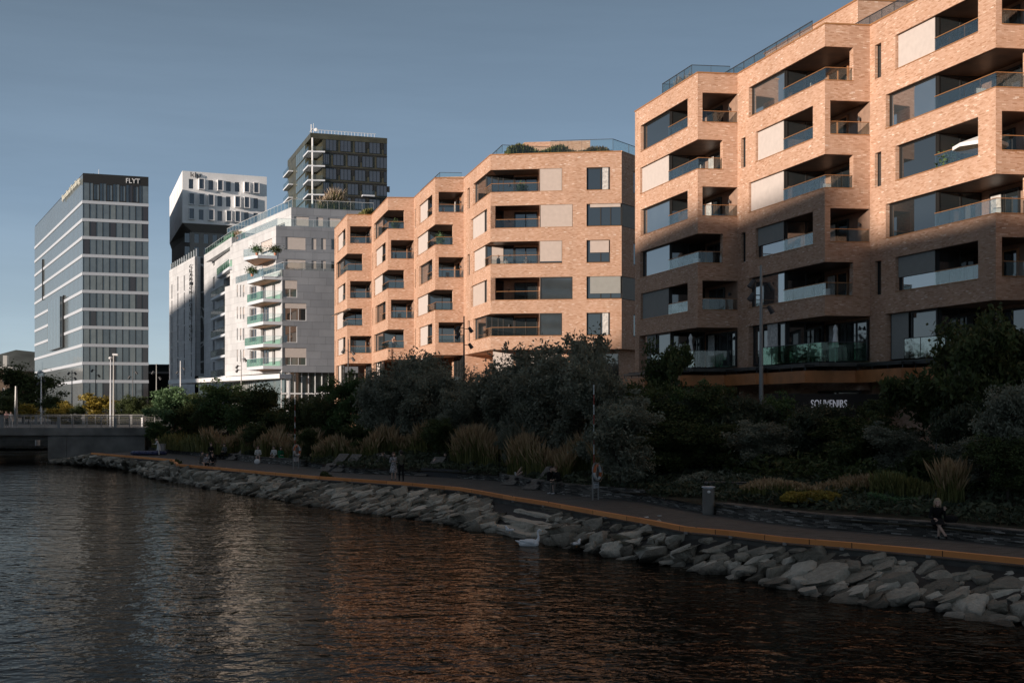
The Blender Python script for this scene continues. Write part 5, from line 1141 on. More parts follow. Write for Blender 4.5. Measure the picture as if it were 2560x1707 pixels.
# stake of the right cherry tree
def grass_bed(name, pts, label, n, h, plume, hw=.5, seed=0, lab2='tall grass', z=None):
    r = np.random.default_rng(seed); V = []; Fc = []; mi = []; rv = []
    for k in range(n):
        t = r.random(); i = min(len(pts)-2, int(t*(len(pts)-1))); f = t*(len(pts)-1)-i
        x = pts[i][0]+(pts[i+1][0]-pts[i][0])*f+r.normal()*.1; y = pts[i][1]+(pts[i+1][1]-pts[i][1])*f; o = r.uniform(0, hw*2); x += o*.5; y += o*.85
        cl_ = math.sin(x*.95+seed)*math.sin(y*.8+seed*2)+.35*math.sin(x*3.1)
        if z is None and cl_ < -.28: continue
        zb = terr(x, y)-.1 if z is None else z; hh = h*(.82 if z is None else 1)*r.uniform(.55, 1.15)*(1+.25*math.sin(x*1.9)); dx, dy = r.normal()*.16*hh, r.normal()*.16*hh; a = r.uniform(0, 3.14); wx, wy = math.cos(a), math.sin(a)
        pl = r.random() < .55; w0 = .018+.010*(Z_ > 80 if (Z_ := y) else 0); b = len(V)
        m = .62
        V += [(x-wx*w0, y-wy*w0, zb), (x+wx*w0, y+wy*w0, zb), (x+dx*.35+wx*w0, y+dy*.35+wy*w0, zb+hh*m), (x+dx*.35-wx*w0, y+dy*.35-wy*w0, zb+hh*m), (x+dx, y+dy, zb+hh)]
        Fc += [(b, b+1, b+2, b+3), (b+3, b+2, b+4)]; mi += [0, 0]; v = r.random(); rv += [v]*5
        if pl:
            b = len(V); w1 = w0*2.4; c = .55
            V += [(x+dx*.45, y+dy*.45, zb+hh*.7), (x+dx*.75+wx*w1, y+dy*.75+wy*w1, zb+hh*.88), (x+dx*1.1, y+dy*1.1, zb+hh*1.1), (x+dx*.75-wx*w1, y+dy*.75-wy*w1, zb+hh*.88)]
            Fc.append((b, b+1, b+2, b+3)); mi.append(1); rv += [r.random()]*4
    me = bpy.data.meshes.new(name); me.from_pydata(V, [], Fc); me.materials.append(M['blade']); me.materials.append(M[plume]); me.polygons.foreach_set('material_index', mi)
    at = me.attributes.new('rnd', 'FLOAT', 'POINT'); at.data.foreach_set('value', rv); o = link(name, me); return tag(o, label, lab2, kind='stuff')
def gp(x, y, z=.4): return G(x, y, z)
def bedl(x0, x1, Z0, Z1): return [(X(x0, Z0), Z0), (X((x0+x1)/2, (Z0+Z1)/2), (Z0+Z1)/2), (X(x1, Z1), Z1)]
grass_bed('grass_bed', bedl(505, 640, 103, 99), 'tall reddish grass behind the group with the reclining benches at the left', 9000, 1.9, 'plume_red', 1.8, 1)
grass_bed('grass_bed', bedl(640, 770, 97, 92), 'tall reddish grass behind the woman in green', 8000, 1.75, 'plume_red', 1.6, 2)
grass_bed('grass_bed', bedl(780, 935, 88, 84), 'olive and reddish grass behind the lounger with the reclining man', 8000, 1.7, 'plume_red', 1.6, 3)
grass_bed('grass_bed', bedl(945, 1070, 86, 83), 'reddish grass behind the standing couple', 5000, 1.9, 'plume_red', 1.4, 4)
grass_bed('grass_bed', bedl(1125, 1265, 77.5, 73.5), 'dense reddish grass block in front of the grey-leaved trees', 9000, 2.2, 'plume_red', 1.5, 5)
grass_bed('grass_bed', bedl(1270, 1400, 70, 65), 'reddish grass left of the life ring post', 8000, 2.0, 'plume_red', 1.4, 6)
grass_bed('grass_bed', bedl(1395, 1535, 64, 60), 'tall reddish grass behind the two seated men', 8000, 1.95, 'plume_red', 1.4, 7)
grass_bed('grass_bed', bedl(380, 500, 116, 108), 'dull olive grass at the head of the bridge', 4000, 1.3, 'blade', 2.5, 8)
grass_bed('grass_bed', bedl(1850, 2050, 49.5, 47.5), 'grey lavender-like grass in the flower bed', 3500, .42, 'plume_red', 1.0, 9, z=.8)
grass_bed('grass_bed', bedl(2040, 2200, 48.5, 46.5), 'wispy grass mound in the flower bed', 3000, .6, 'plume_red', .9, 10, z=.8)
grass_bed('grass_bed', bedl(2355, 2395, 43.6, 43.2), 'tall pale feather grass right behind the sitting woman', 700, 2.2, 'plume_red', .3, 11, z=.5)
grass_bed('grass_bed', bedl(2180, 2330, 46, 44.5), 'green and tan grass left of the sitting woman', 3500, .75, 'blade', .9, 12, z=.8)
# low leafy ground cover
def cover(label, pts, n, h, lm, size, hw, seed, z=None):
    r = np.random.default_rng(seed); C = []
    for k in range(n):
        t = r.random()*(len(pts)-1); i = min(len(pts)-2, int(t)); f = t-i; x = pts[i][0]+(pts[i+1][0]-pts[i][0])*f; y = pts[i][1]+(pts[i+1][1]-pts[i][1])*f
        o = r.uniform(0, hw*2); x += o*.5; y += o*.86; mound = .5+.5*math.sin(x*2.3)*math.cos(y*1.9); C.append((x, y, (terr(x, y) if z is None else z)+r.random()*h*(.35+.65*mound)))
    o = link('ground_cover', leaf_mesh('ground_cover', np.array(C), size, lm, 2.2, 0, seed, .4)); return tag(o, label, 'ground cover', kind='stuff')
cover('yellow-green leafy plants in the flower bed', bedl(1950, 2080, 46.5, 45.3), 9000, .4, 'leaf_yellow', .07, .9, 1, .75)
cover('bright green tufts in the flower bed left of the sitting woman', bedl(2170, 2290, 44.6, 43.6), 9000, .42, 'leaf_light', .09, .9, 2, .75)
cover('dark ivy-like plants on the slope behind the walls', [(x+(.6 if y < 53 else 0), y+(.8 if y < 53 else 0)) for x, y in resample(wl_[3:], 40)], 60000, .45, 'leaf_pine', .13, 4.5, 3)
cover('grey creeping shrubs above the upper slate wall', bedl(1680, 2300, 56, 51.5), 22000, .7, 'leaf_grey', .08, 1.5, 4, .7)
cover('grey-green planting in front of the upper slate wall', bedl(1880, 2330, 50.5, 46.5), 5000, .35, 'leaf_grey', .06, 1.0, 5, .3)
cover('dark scrub under the trees', [(x+4, y+2.2) for x, y in resample(wl_[3:], 12)], 60000, 1.2, 'leaf_dark', .13, 4, 6)
cover('small weed growing over the kerb near the loungers', [G(800, 1195, 0), G(815, 1197, 0)], 900, .9, 'leaf_dark', .1, .35, 7, -.5)
cover('small weed in the corner of the kerb at the far end', [G(427, 1160, 0), G(440, 1162, 0)], 600, .9, 'leaf_dark', .1, .3, 8, -.3)
# roof gardens
def zlink(pts, Zr, n, h, pl, label, seed, hw=.8): grass_bed('roof_grass', pts, label, n, h, pl, hw, seed, 'roof grass', Zr)
zlink([fa.pt(3, 2.2, 0), fa.pt(11, 1.6, 0), ff.pt(4, 1.5, 0), ff.pt(6, 1.5, 0)], ZM, 5000, .8, 'blade', 'green grasses on the roof of the middle brick building', 21)
zlink([ff.pt(5.5, 1.5, 0), ff.pt(10, 1.5, 0)], ZM, 3500, .65, 'plume_red', 'brownish roof planting behind the glass rail of the middle building', 22)
pz = [(X(797, 176), 176), (X(862, 178), 178)]; zlink(pz, Zh(521, 172), 3500, 2.6, 'plume_pale', 'pink plumed grass on the roof of the pale apartment block', 23, 1)
zlink([MF[0][0].pt(5, 2, 0), MF[0][0].pt(11, 2, 0)], ZM, 2500, .9, 'blade', 'green tuft on the first bay of the middle brick building', 24)
zlink([RF[0].pt(4, 1.5, 0), RF[0].pt(6.5, 1.5, 0)], ZR, 700, 1.5, 'plume_pale', 'pale feathery plant on the corner roof of the near building', 25, .3)
# ================================================================ lamp masts
def spot(T, p, ang):
    b = Vector(p); d = Vector((math.cos(ang), math.sin(ang)*.5, 0)); m = MB(); m.tube(b, b+d*.35, .03, n=6); h = b+d*.38+Vector((0, 0, -.05)); m.tube(h+Vector((0, 0, .16)), h+d*.25-Vector((0, 0, .22)), .12, .16, 10); m.build('spotlight', 'dark_metal', T)
def mast(px, yt, Z, z0, label, heads, r=.1, m='grey_metal', group='lamp masts'):
    x = X(px, Z); zt = Zh(yt, Z); T = thing('lamp_mast', label, 'street lamp', (x, Z, z0), group); p = MB(); p.tube((x, Z, z0-.3), (x, Z, z0+2.5), r, r, 12); p.tube((x, Z, z0+2.5), (x, Z, zt), r*.95, r*.5, 12); p.build('pole', m, T)
    for y, a in heads: spot(T, (x, Z, Zh(y, Z)), a)
    return T
mast(1903, 663, 64, 1.6, 'tall grey lamp mast with four spotlights in front of the near brick building', [(712, 0), (706, 3.3), (738, 3.0), (770, -.3)], .13)
mast(1160, 790, 94, 1.6, 'dark lamp mast at the corner of the middle brick building', [(822, 0), (820, 3.14), (838, 3.3), (862, 0)], .1, 'dark_metal')
mast(870.5, 848, 124, 1.6, 'dark lamp mast in front of the first brick bay', [(876, 3.1), (880, 0), (896, 0)], .1, 'dark_metal')
mast(603, 879, 150, 1.7, 'thin lamp mast before the pale apartment block', [(898, 0), (915, 3.1), (925, 3.1)], .09)
mast(451, 902, 185, 1.7, 'thin bright lamp mast at the hotel corner', [(920, 0), (930, 3.1)], .12, 'white_metal')
mast(391, 909, 170, 1.7, 'thin lamp mast right of the glass office tower', [(930, 3.1), (944, 0)], .09)
mast(332, 915, 175, 1.7, 'lamp mast in front of the right part of the glass tower', [(930, 0), (942, 3.14)], .08, 'dark_metal')
mast(239, 912, 180, 1.7, 'lamp mast in front of the tower corner', [(925, 3.14), (938, 0)], .08, 'dark_metal')
mast(180, 926, 185, 1.7, 'lamp mast before the dark tower recess with spread heads', [(932, 0), (932, 3.14), (945, 0)], .12)
mast(103, 938, 190, 1.7, 'short pale lamp mast left of the glass tower', [(950, 0), (958, 3.14)], .14, 'white_metal')
T = mast(276.5, 893, 128, 2.2, 'sunlit pale mast, front one of the twin masts on the bridge', [], .1, 'light_grey', 'twin masts'); h = MB(); h.ball((T.location.x, 128, Zh(895, 128)), .22, 10, (1, 1, .7)); h.build('lamp_head', 'white_metal', T)
T = mast(284, 884, 130, 2.2, 'dark mast, rear one of the twin masts on the bridge', [], .1, 'grey_metal', 'twin masts'); h = MB(); h.tube((T.location.x-.1, 130, Zh(886, 130)), (T.location.x+.45, 130, Zh(887, 130)), .12, n=8); h.build('lamp_head', 'white_metal', T)
mast(40, 965, 150, 1.7, 'thick pale post behind the bridge rail', [], .22, 'grey_metal', None)
# ================================================================ life rings, bin, loungers
mat('ring_orange', (.55, .14, .04), .5); mat('ring_white', (.6, .66, .68), .5); mat('pole_red', (.3, .03, .02), .5); mat('rope', (.55, .38, .28), .9)
def lifering(px, ybase, label, npole=5.3, rot=.95):
    x, y = G(px, ybase, 0); T = thing('life_ring_post', label, 'life ring post', (x, y, 0), 'life ring posts with striped poles'); fr = Fr((x, y), unit((.55, .84)), unit((-.84, .55)))
    f = MB()
    for u in (-.27, .27): f.tube(fr.pt(u, 0, 0), fr.pt(u, 0, 1.35), .035, n=8)
    for k in range(10):
        a0, a1 = math.pi*k/10, math.pi*(k+1)/10; f.tube(fr.pt(.27*math.cos(a0), 0, 1.35+.36*math.sin(a0)), fr.pt(.27*math.cos(a1), 0, 1.35+.36*math.sin(a1)), .04, n=8)
    f.box(fr, -.25, .25, .03, .05, .75, 1.5); f.build('stand', 'grey_metal', T)
    for part in range(8):
        m = MB(); n = 6; a0 = part*math.pi/4
        for k in range(n):
            b0, b1 = a0+k*math.pi/4/n, a0+(k+1)*math.pi/4/n; m.tube(fr.pt(.27*math.cos(b0), -.1, 1.28+.32*math.sin(b0)), fr.pt(.27*math.cos(b1), -.1, 1.28+.32*math.sin(b1)), .07, n=10)
        if part == 0: ring = None
        o = m.build('ring_segment', 'ring_orange' if part in (2, 3, 7) else 'ring_white', T, True)
    m = MB()
    for k in range(4):
        for j in range(5):
            def rp(q): a = math.pi/2*k+q*math.pi/2/5-.4; rr_ = .33+.13*math.sin(q*math.pi/5); return fr.pt(rr_*math.cos(a)*.8, -.19, 1.28+rr_*math.sin(a))
            m.tube(rp(j), rp(j+1), .012, n=5)
    m.build('rope', 'rope', T)
    s = MB(); s.box(fr, -.22, .22, -.03, -.01, .55, .84); so_ = s.build('notice', 'light_grey', T); s = MB()
    for k in range(3): s.box(fr, -.17+k*.13, -.09+k*.13, -.035, -.031, .76, .82)
    for z in (.61, .65, .69): s.box(fr, -.17, .17, -.035, -.031, z, z+.012)
    s.build('pictogram', 'dark_metal', so_)
    n = 9; z = 1.2; dzz = (npole-z)/n
    for k in range(n):
        m = MB(); m.tube(fr.pt(-.02, .08, z+k*dzz), fr.pt(-.02, .08, z+(k+1)*dzz), .022, n=8); m.build('pole_band', 'ring_white' if k % 2 == 0 else 'pole_red', T)
lifering(1489, 1249, 'orange and white life ring on a grey stand with tall striped pole', 5.35)
lifering(740, 1172, 'distant life ring stand with striped pole beside the woman in green', 4.9)
bx_, by_ = G(1771, 1286, 0); T = thing('litter_bin', 'grey metal litter bin at the end of the slate seat wall', 'bin', (bx_, by_, 0)); m = MB(); m.tube((bx_, by_, 0), (bx_, by_, .06), .21, n=20); m.tube((bx_, by_, .06), (bx_, by_, 1.05), .24, n=24); bb = m.build('body', 'concrete', T); m = MB(); m.tube((bx_, by_, 1.09), (bx_, by_, 1.13), .27, n=24); m.tube((bx_, by_, 1.05), (bx_, by_, 1.09), .2, n=16); m.build('lid', 'light_grey', T)
m = MB(); m.ball((bx_-.02, by_-.235, .93), .07, 8, (1, .3, .8)); m.build('opening', 'fabric_white', T)
for (px, yb, Z, lb, col) in ((407, 1137, 0, 'grey litter bin at the far end near the bridge', 'grey_metal'),):
    x, y = G(px, yb, 0); m = MB(); m.tube((x, y, 0), (x, y, .95), .25, n=14); m.tube((x, y, .98), (x, y, 1.02), .3, n=14); tag(m.build('litter_bin', col), lb, 'bin')
x, y = X(358, 130), 130; m = MB(); m.tube((x, y, 2.2), (x, y, 3.1), .22, n=14); m.tube((x, y, 3.12), (x, y, 3.2), .25, n=14); tag(m.build('litter_bin', 'white_metal'), 'white litter bin on the bridge end', 'bin')
x, y = X(94, 150), 150; m = MB(); m.tube((x, y, -.4), (x, y, .75), .3, n=14); m.tube((x, y, .78), (x, y, .86), .35, n=14); tag(m.build('bollard', 'white_metal'), 'pale bollard on the dock under the bridge', 'bollard')
def lounger_proto():
    m = MB(); n = MB(); T = thing('wooden_lounger', '', 'lounger', (0, 0, 0), 'slatted wooden loungers on the seat walls')
    def slats(u0, z0, u1, z1, w0, w1, k):
        b = MB(); L_ = math.hypot(u1-u0, z1-z0); du, dz = (u1-u0)/L_, (z1-z0)/L_
        for i in range(k):
            a, c = L_*i/k+.008, L_*(i+1)/k-.012; P = [(u0+du*a, z0+dz*a), (u0+du*c, z0+dz*c)]
            q = [(w0, P[0][0], P[0][1]), (w1, P[0][0], P[0][1]), (w1, P[1][0], P[1][1]), (w0, P[1][0], P[1][1])]; nx, nz = -dz*.035, du*.035
            i0 = len(b.v); b.v += q+[(x_, y_+nx, z_+nz) for x_, y_, z_ in q]
            for f in ((0, 3, 2, 1), (4, 5, 6, 7), (0, 1, 5, 4), (1, 2, 6, 5), (2, 3, 7, 6), (3, 0, 4, 7)): b.f.append(tuple(i0+j for j in f)); b.m.append(0)
        return b
    slats(-1.15, .03, -.25, .48, -.45, .45, 9).build('leg_rest', 'wood_grey', T); slats(-.25, .48, .15, .48, -.45, .45, 4).build('seat', 'wood_grey', T); slats(.15, .46, .95, 1.12, -.45, .45, 8).build('backrest', 'wood_grey', T)
    m.box(W0, -.4, -.34, -.9, .7, .30, .42); m.box(W0, .34, .4, -.9, .7, .30, .42); m.box(W0, -.4, .4, .6, .66, .3, .8); m.build('frame', 'dark_metal', T); return T
mat('wood_grey', (.17, .16, .145), .8, .3, var=.35, scale=7)
lp = lounger_proto(); used = False
LG = [(830, 1178, -.62, 'pair-side grey slatted lounger left of the weed on the kerb'), (862, 1180, -.62, 'grey slatted lounger standing second from the left of the kerb weed'), (934, 1182, -.55, 'grey slatted lounger with the reclining man'), (1072, 1190, -.6, 'low slatted lounger with the lying person in shorts behind the couple'),
      (1296, 1213, -.7, 'front slatted lounger left of the two seated men'), (1352, 1224, -.7, 'slatted lounger partly behind the seated men'), (592, 1150, -.6, 'empty upright slatted lounger at the far left group'), (556, 1146, -.6, 'slatted lounger used by the dark-dressed group')]
for px, yb, rz, lb in LG:
    o = lp if not used else copy_tree(lp); used = True; gx, gy = G(px, yb, 0); o.location = (gx+.1, gy+.75, 0); o.rotation_euler = (0, 0, rz); o['label'] = lb
# ================================================================ people and birds
mat('skin', (.56, .38, .30), .6, .4); mat('hair_dark', (.02, .015, .012), .6); mat('hair_blond', (.42, .33, .22), .6); mat('hair_brown', (.10, .055, .03), .6)
mat('cloth_black', (.012, .012, .013), .85, .2); mat('cloth_navy', (.02, .025, .05), .85, .2); mat('cloth_white', (.6, .6, .58), .85, .2); mat('cloth_grey', (.12, .12, .11), .85, .2); mat('cloth_green', (.02, .16, .08), .8, .2)
mat('cloth_khaki', (.10, .10, .07), .85, .2); mat('cloth_pattern', (.35, .35, .36), .85, .2, var=.9, scale=14); mat('shoe_white', (.6, .6, .6), .6); mat('plastic_white', (.75, .75, .75), .5); mat('cloth_pink', (.55, .35, .32), .85, .2); mat('beak', (.6, .22, .04), .5)
mat('feather', (.78, .80, .82), .8, .2); mat('feather_grey', (.25, .26, .28), .8, .2)
def remesh(parts, voxel, name, parent, mats, loc, rz, sc=1.0):
    """fuse tapered limbs into one continuous skin and colour each face by the limb it grew from"""
    m = MB(); m.parts = parts
    for (p, q, r0, r1, mi) in parts:
        m.tube(p, q, r0, r1, 10); m.ball(p, r0, 10); m.ball(q, r1, 10)
    me = bpy.data.meshes.new('t'); me.from_pydata(m.v, [], m.f); o = bpy.data.objects.new('t', me); COL.objects.link(o)
    md = o.modifiers.new('r', 'REMESH'); md.mode = 'VOXEL'; md.voxel_size = voxel; sm = o.modifiers.new('s', 'SMOOTH'); sm.factor = .5; sm.iterations = 2
    dg = bpy.context.evaluated_depsgraph_get(); out = bpy.data.meshes.new_from_object(o.evaluated_get(dg)); bpy.data.objects.remove(o)
    n = len(out.polygons); c = np.empty(n*3); out.polygons.foreach_get('center', c); c = c.reshape(-1, 3); best = np.full(n, 1e9); idx = np.zeros(n, dtype=np.int32)
    for (p, q, r0, r1, mi) in parts:
        p = np.array(p); d = np.array(q)-p; L2 = max(1e-9, d@d); t = np.clip(((c-p)@d)/L2, 0, 1); dist = np.linalg.norm(c-p-t[:, None]*d, axis=1)/(r0+(r1-r0)*t); k = dist < best; best[k] = dist[k]; idx[k] = mi
    out.materials.clear()
    for mm in mats: out.materials.append(M[mm])
    out.polygons.foreach_set('material_index', idx); out.polygons.foreach_set('use_smooth', [True]*n); out.name = name
    ob = bpy.data.objects.new(name, out); COL.objects.link(ob); ob.parent = parent; return ob
def person(label, pos, rz, pose='stand', top='cloth_grey', bottom='cloth_navy', hair='hair_dark', shoe='hair_dark', H=1.75, arms='down', sleeves=True, legs_bare=False, dress=None, long_hair=False, lean=0, fine=False, lx=0, group='people on the promenade', bend=0, cross=False):
    k = H/1.75; T = thing('person', label, 'person', pos, group); T.rotation_euler = (0, 0, rz); S = lambda x, y, z: (x*k, y*k, z*k)
    if pose == 'stand':
        hip = (0, 0, .93); ch = (0, bend*.35, 1.38-bend*.12); hd = (0, .02+bend*.55, 1.63-bend*.25); kn = [(-.10, .03, .50), (.10, -.02, .50)]; ft = [(-.11, 0, .06), (.11, -.06, .06)]
    elif pose == 'walk':
        hip = (0, 0, .92); ch = (0, .03, 1.38); hd = (0, .05, 1.63); kn = [(-.10, .2, .52), (.10, -.05, .50)]; ft = [(-.10, .28, .07), (.10, -.3, .12)]
    elif pose == 'sit':
        hip = (0, 0, .52); ch = (lx, .06+lean, .96); hd = (lx*1.2, .12+lean*1.6, 1.22-abs(lean)*.1); kn = [(-.12, .43, .50), (.12, .45, .50)]; ft = [(-.14, .48, .06), (.12, .50, .06)]
        if cross: kn = [(-.06, .43, .52), (.05, .44, .56)]; ft = [(-.02, .40, .06), (-.24, .62, .09)]
    elif pose == 'lounge':
        hip = (0, 0, .60); ch = (0, -.38, .93); hd = (0, -.55, 1.12); kn = [(-.12, .42, .62), (.12, .38, .85 if lean else .62)]; ft = [(-.12, .85, .38), (.12, .72, .45)]
    elif pose == 'ground':
        hip = (0, 0, .14); ch = (lx, .05+lean, .60); hd = (lx, .12+lean, .86); kn = [(-.16, .40, .42), (.16, .40, .40)]; ft = [(-.12, .62, .06), (.14, .64, .06)]
    hip, ch, hd = map(np.array, (hip, ch, hd)); up_ = (ch-hip)/np.linalg.norm(ch-hip); sd = np.array([1., 0, 0]); nk = ch+up_*.10
    P = []; A = lambda p, q, r0, r1, mi: P.append((S(*p), S(*q), r0*k, r1*k, mi))
    A(hip-sd*.07, hip+sd*.07, .115, .115, 2); A(hip+up_*.04, hip+up_*.22, .125, .12, 1); A(hip+up_*.22, ch, .12, .125, 1); A(ch-sd*.12+up_*.02, ch+sd*.12+up_*.02, .085, .085, 1); A(ch-up_*.08-sd*.07, ch-up_*.08+sd*.07, .11, .11, 1)
    A(nk-up_*.02, hd-np.array([0, .01, .06]), .052, .05, 0); A(hd+np.array([0, 0, .03]), hd+np.array([0, .015, -.04]), .098, .078, 0); A(hd+np.array([0, .05, -.08]), hd+np.array([0, .055, -.09]), .045, .04, 0)
    A(hd+np.array([0, .085, .0]), hd+np.array([0, .112, -.03]), .012, .017, 0)
    for s_ in (-1, 1): A(hd+np.array([s_*.088, 0, -.01]), hd+np.array([s_*.096, -.005, .01]), .018, .02, 0)
    for i, s_ in enumerate((-1, 1)):
        h0 = hip+sd*s_*.09; K_ = np.array(kn[i]); F_ = np.array(ft[i]); lm_ = 0 if legs_bare else 2
        A(h0, K_, .088, .058, 2 if not legs_bare else (2 if dress is None and False else lm_)); A(K_, (K_*.6+F_*.4), .057, .055, lm_); A(K_*.6+F_*.4, F_+np.array([0, -.0, .02]), .055, .037, lm_)
        fd = np.array([0, .17, -.02]) if pose != 'lounge' else np.array([0, .08, .14]); A(F_, F_+fd, .04, .032, 3)
        if legs_bare: A(h0, h0+(K_-h0)*.55, .094, .085, 2)
        sh = ch+sd*s_*.185+up_*.03
        if arms == 'down': el_ = sh+np.array([s_*.05, -.02, -.29]); wr = el_+np.array([0, .05, -.25])
        elif arms == 'fold': el_ = sh+np.array([s_*.05, .06, -.27]); wr = el_+np.array([-s_*.14, .2, .06])
        elif arms == 'lap': el_ = sh+np.array([s_*.06, .06, -.28]); wr = el_+np.array([-s_*.15, .22, -.03])
        elif arms == 'head': el_, wr = (sh+np.array([s_*.05, .1, -.26]), sh+np.array([s_*.05+.02, .24, -.02])) if s_ < 0 else (sh+np.array([.06, .06, -.28]), sh+np.array([-.08, .28, -.32]))
        elif arms == 'reach': el_ = sh+np.array([s_*.04, .12, -.25]); wr = el_+np.array([-s_*.05, .22, .02])
        elif arms == 'up': el_ = sh+np.array([s_*.15, .05, .18]); wr = np.array(hd)+np.array([s_*.12, -.03, .08])
        am = 1 if sleeves else 0
        A(sh, el_, .052, .040, 1); A(el_, wr, .040, .026, am); d = (wr-el_)/np.linalg.norm(wr-el_); pl = wr+d*.05; A(wr, pl+d*.02, .030, .034, 0)
        nf = np.cross(d, [0, 0, 1.]); nf = nf/np.linalg.norm(nf) if np.linalg.norm(nf) > .2 else sd; cu_ = np.array([0, .25, -.6]) if abs(d[2]) < .7 else np.array([0, .5, 0])
        for j, ln in enumerate((.07, .082, .078, .06)):
            b = pl+d*.025+nf*(-.027+.018*j); e1 = b+d*ln*.55; e2 = e1+(d*.7+cu_*.6)*ln*.5; A(b, e1, .0095, .009, 0); A(e1, e2, .009, .0075, 0)
        tb_ = wr+d*.03+nf*s_*.025; A(tb_, tb_+d*.035+nf*s_*.03, .011, .010, 0); A(tb_+d*.035+nf*s_*.03, tb_+d*.065+nf*s_*.028, .010, .008, 0)
    ob = remesh(P, (.0075 if fine else .016)*k, 'body', T, ['skin', top, bottom, shoe], pos, rz)
    hm = MB(); hc = Vector(S(*(hd+np.array([0, -.018, .045])))); hm.ball(hc, .108*k, 12, (1, 1.05, .95)); hm.ball(hc+Vector((0, -.03, -.04))*k, .1*k, 12)
    if long_hair:
        bq = Vector(S(*(ch+np.array([0, -.10, .02])))); hm.tube(hc+Vector((0, -.045, -.03)), bq, .09*k, .06*k, 12)
        for s_ in (-1, 1): hm.tube(hc+Vector((s_*.075*k, .0, 0)), Vector(S(*(ch+np.array([s_*.09, .04, .06])))), .045*k, .035*k, 8)
    ho = hm.build('hair', hair, None, True); ho.parent = T
    if fine or pose in ('stand', 'walk'):
        em = MB(); 
        for s_ in (-1, 1): em.ball(Vector(S(*(hd+np.array([s_*.034, .092, .01])))), .011*k, 6)
        eo = em.build('eyes', 'hair_dark', None); eo.parent = T
    if dress:
        dm = MB(); n = 20; hip_ = np.array(hip)
        if pose in ('stand', 'walk'): ringz = [(ch-up_*.1, .145, .11), (hip+up_*.2, .135, .11), (hip+up_*.05, .17, .14), (hip-np.array([0, 0, .2]), .215, .19), (hip-np.array([0, 0, .42]), .26, .23)]
        else:
            kk = (np.array(kn[0])+np.array(kn[1]))/2; ringz = [(ch-up_*.1, .15, .12), (hip+up_*.2, .145, .12), (hip+up_*.06+np.array([0, .04, 0]), .19, .16), ((hip+kk)/2, .215, .15), (kk+np.array([0, .0, -.02]), .2, .15), (kk+np.array([0, .05, -.06]), .19, .11)]
        R_ = []
        for qi, (c_, a_, b_) in enumerate(ringz):
            if pose in ('stand', 'walk') or qi < 2: e1, e2 = np.array([1., 0, 0]), np.array([0, 1., 0])
            elif qi < 5: e1, e2 = np.array([1., 0, 0]), np.array([0, -.3 if qi > 2 else .5, 1.])/1.05
            else: e1, e2 = np.array([1., 0, 0]), np.array([0, 1., .2])
            R_.append([S(*(c_+e1*a_*math.cos(t)*(1+.05*math.sin(5*t))+e2*b_*math.sin(t))) for t in [2*math.pi*j/n for j in range(n)]])
        dm.v = [p for r_ in R_ for p in r_]
        for a_ in range(len(R_)-1):
            for j in range(n): dm.f.append((a_*n+j, a_*n+(j+1) % n, (a_+1)*n+(j+1) % n, (a_+1)*n+j)); dm.m.append(0)
        do = dm.build('dress', dress, None, True); do.parent = T
    return T
def gpos(px, py, z=0): x, y = G(px, py, z); return (x, y, z)
PI = math.pi
# woman on the near wall
wx, wy = G(2345, 1347, 0); Tw = person('person with long light hair in a black dress seated on the near seat wall', (wx+.12, wy+.46, 0), PI-.25, 'sit', 'cloth_black', 'cloth_black', 'hair_blond', 'cloth_black', 1.72, 'head', legs_bare=True, dress='cloth_black', long_hair=True, lean=.10, fine=True, cross=True, group=None)
hb = MB(); hb.ball((wx+.62, wy+.55, .60), .19, 12, (1.3, .7, .8)); tag(hb.build('handbag', 'cloth_black', None, True), 'black bag lying beside the sitting person in the black dress', 'bag')
person('person in a pale patterned knee-length dress standing with folded arms', gpos(984, 1200), PI+.1, 'stand', 'cloth_pattern', 'cloth_pattern', 'hair_brown', 'hair_brown', 1.64, 'fold', sleeves=True, legs_bare=True, dress='cloth_pattern', long_hair=True, group=None)
person('person in an olive sweater and black trousers seen from behind next to the pale dress', gpos(1003, 1203), .15, 'stand', 'cloth_khaki', 'cloth_black', 'hair_dark', 'cloth_black', 1.8, 'fold', group=None)
person('person in a dark shirt and grey trousers, right of the seated pair', (*G(1400, 1234, 0), 0), PI-.9, 'sit', 'cloth_black', 'cloth_grey', 'hair_brown', 'shoe_white', 1.82, 'lap', lean=.12)
person('person in a dark shirt leaning in on the left of the seated pair, knees bare', (*G(1372, 1232, 0), 0), PI+.7, 'sit', 'cloth_black', 'cloth_grey', 'hair_dark', 'cloth_black', 1.78, 'lap', legs_bare=True, lean=.05)
lx_, ly_ = G(1322, 1213, 0); person('person lying back with one bare knee up behind the front lounger', (lx_, ly_+1.3, .1), 2.0, 'lounge', 'cloth_navy', 'cloth_grey', 'hair_dark', 'shoe_white', 1.7, 'lap', legs_bare=True, lean=1)
lx_, ly_ = G(931, 1182, 0); person('person reclining with hands behind the head on a lounger', (lx_+.3, ly_+.75, .02), PI-.45, 'lounge', 'cloth_grey', 'cloth_black', 'hair_brown', 'shoe_white', 1.78, 'up')
lx_, ly_ = G(1098, 1188, 0); person('person in shorts lying back behind the low lounger', (lx_, ly_+.9, .15), PI-.6, 'lounge', 'cloth_black', 'cloth_grey', 'hair_dark', 'hair_dark', 1.75, 'lap', legs_bare=True, lean=1)
person('person in a white shirt and cap sitting with a white bag at the feet', (*G(645, 1157, 0), 0), PI+.2, 'sit', 'cloth_white', 'cloth_grey', 'hair_brown', 'shoe_white', 1.7, 'lap', legs_bare=True)
b_ = MB(); b0 = gpos(643, 1160); b_.ball((b0[0], b0[1], .2), .24, 8, (1, .6, .9)); tag(b_.build('bag', 'plastic_white'), 'white plastic bag at the feet of the person in the cap', 'bag')
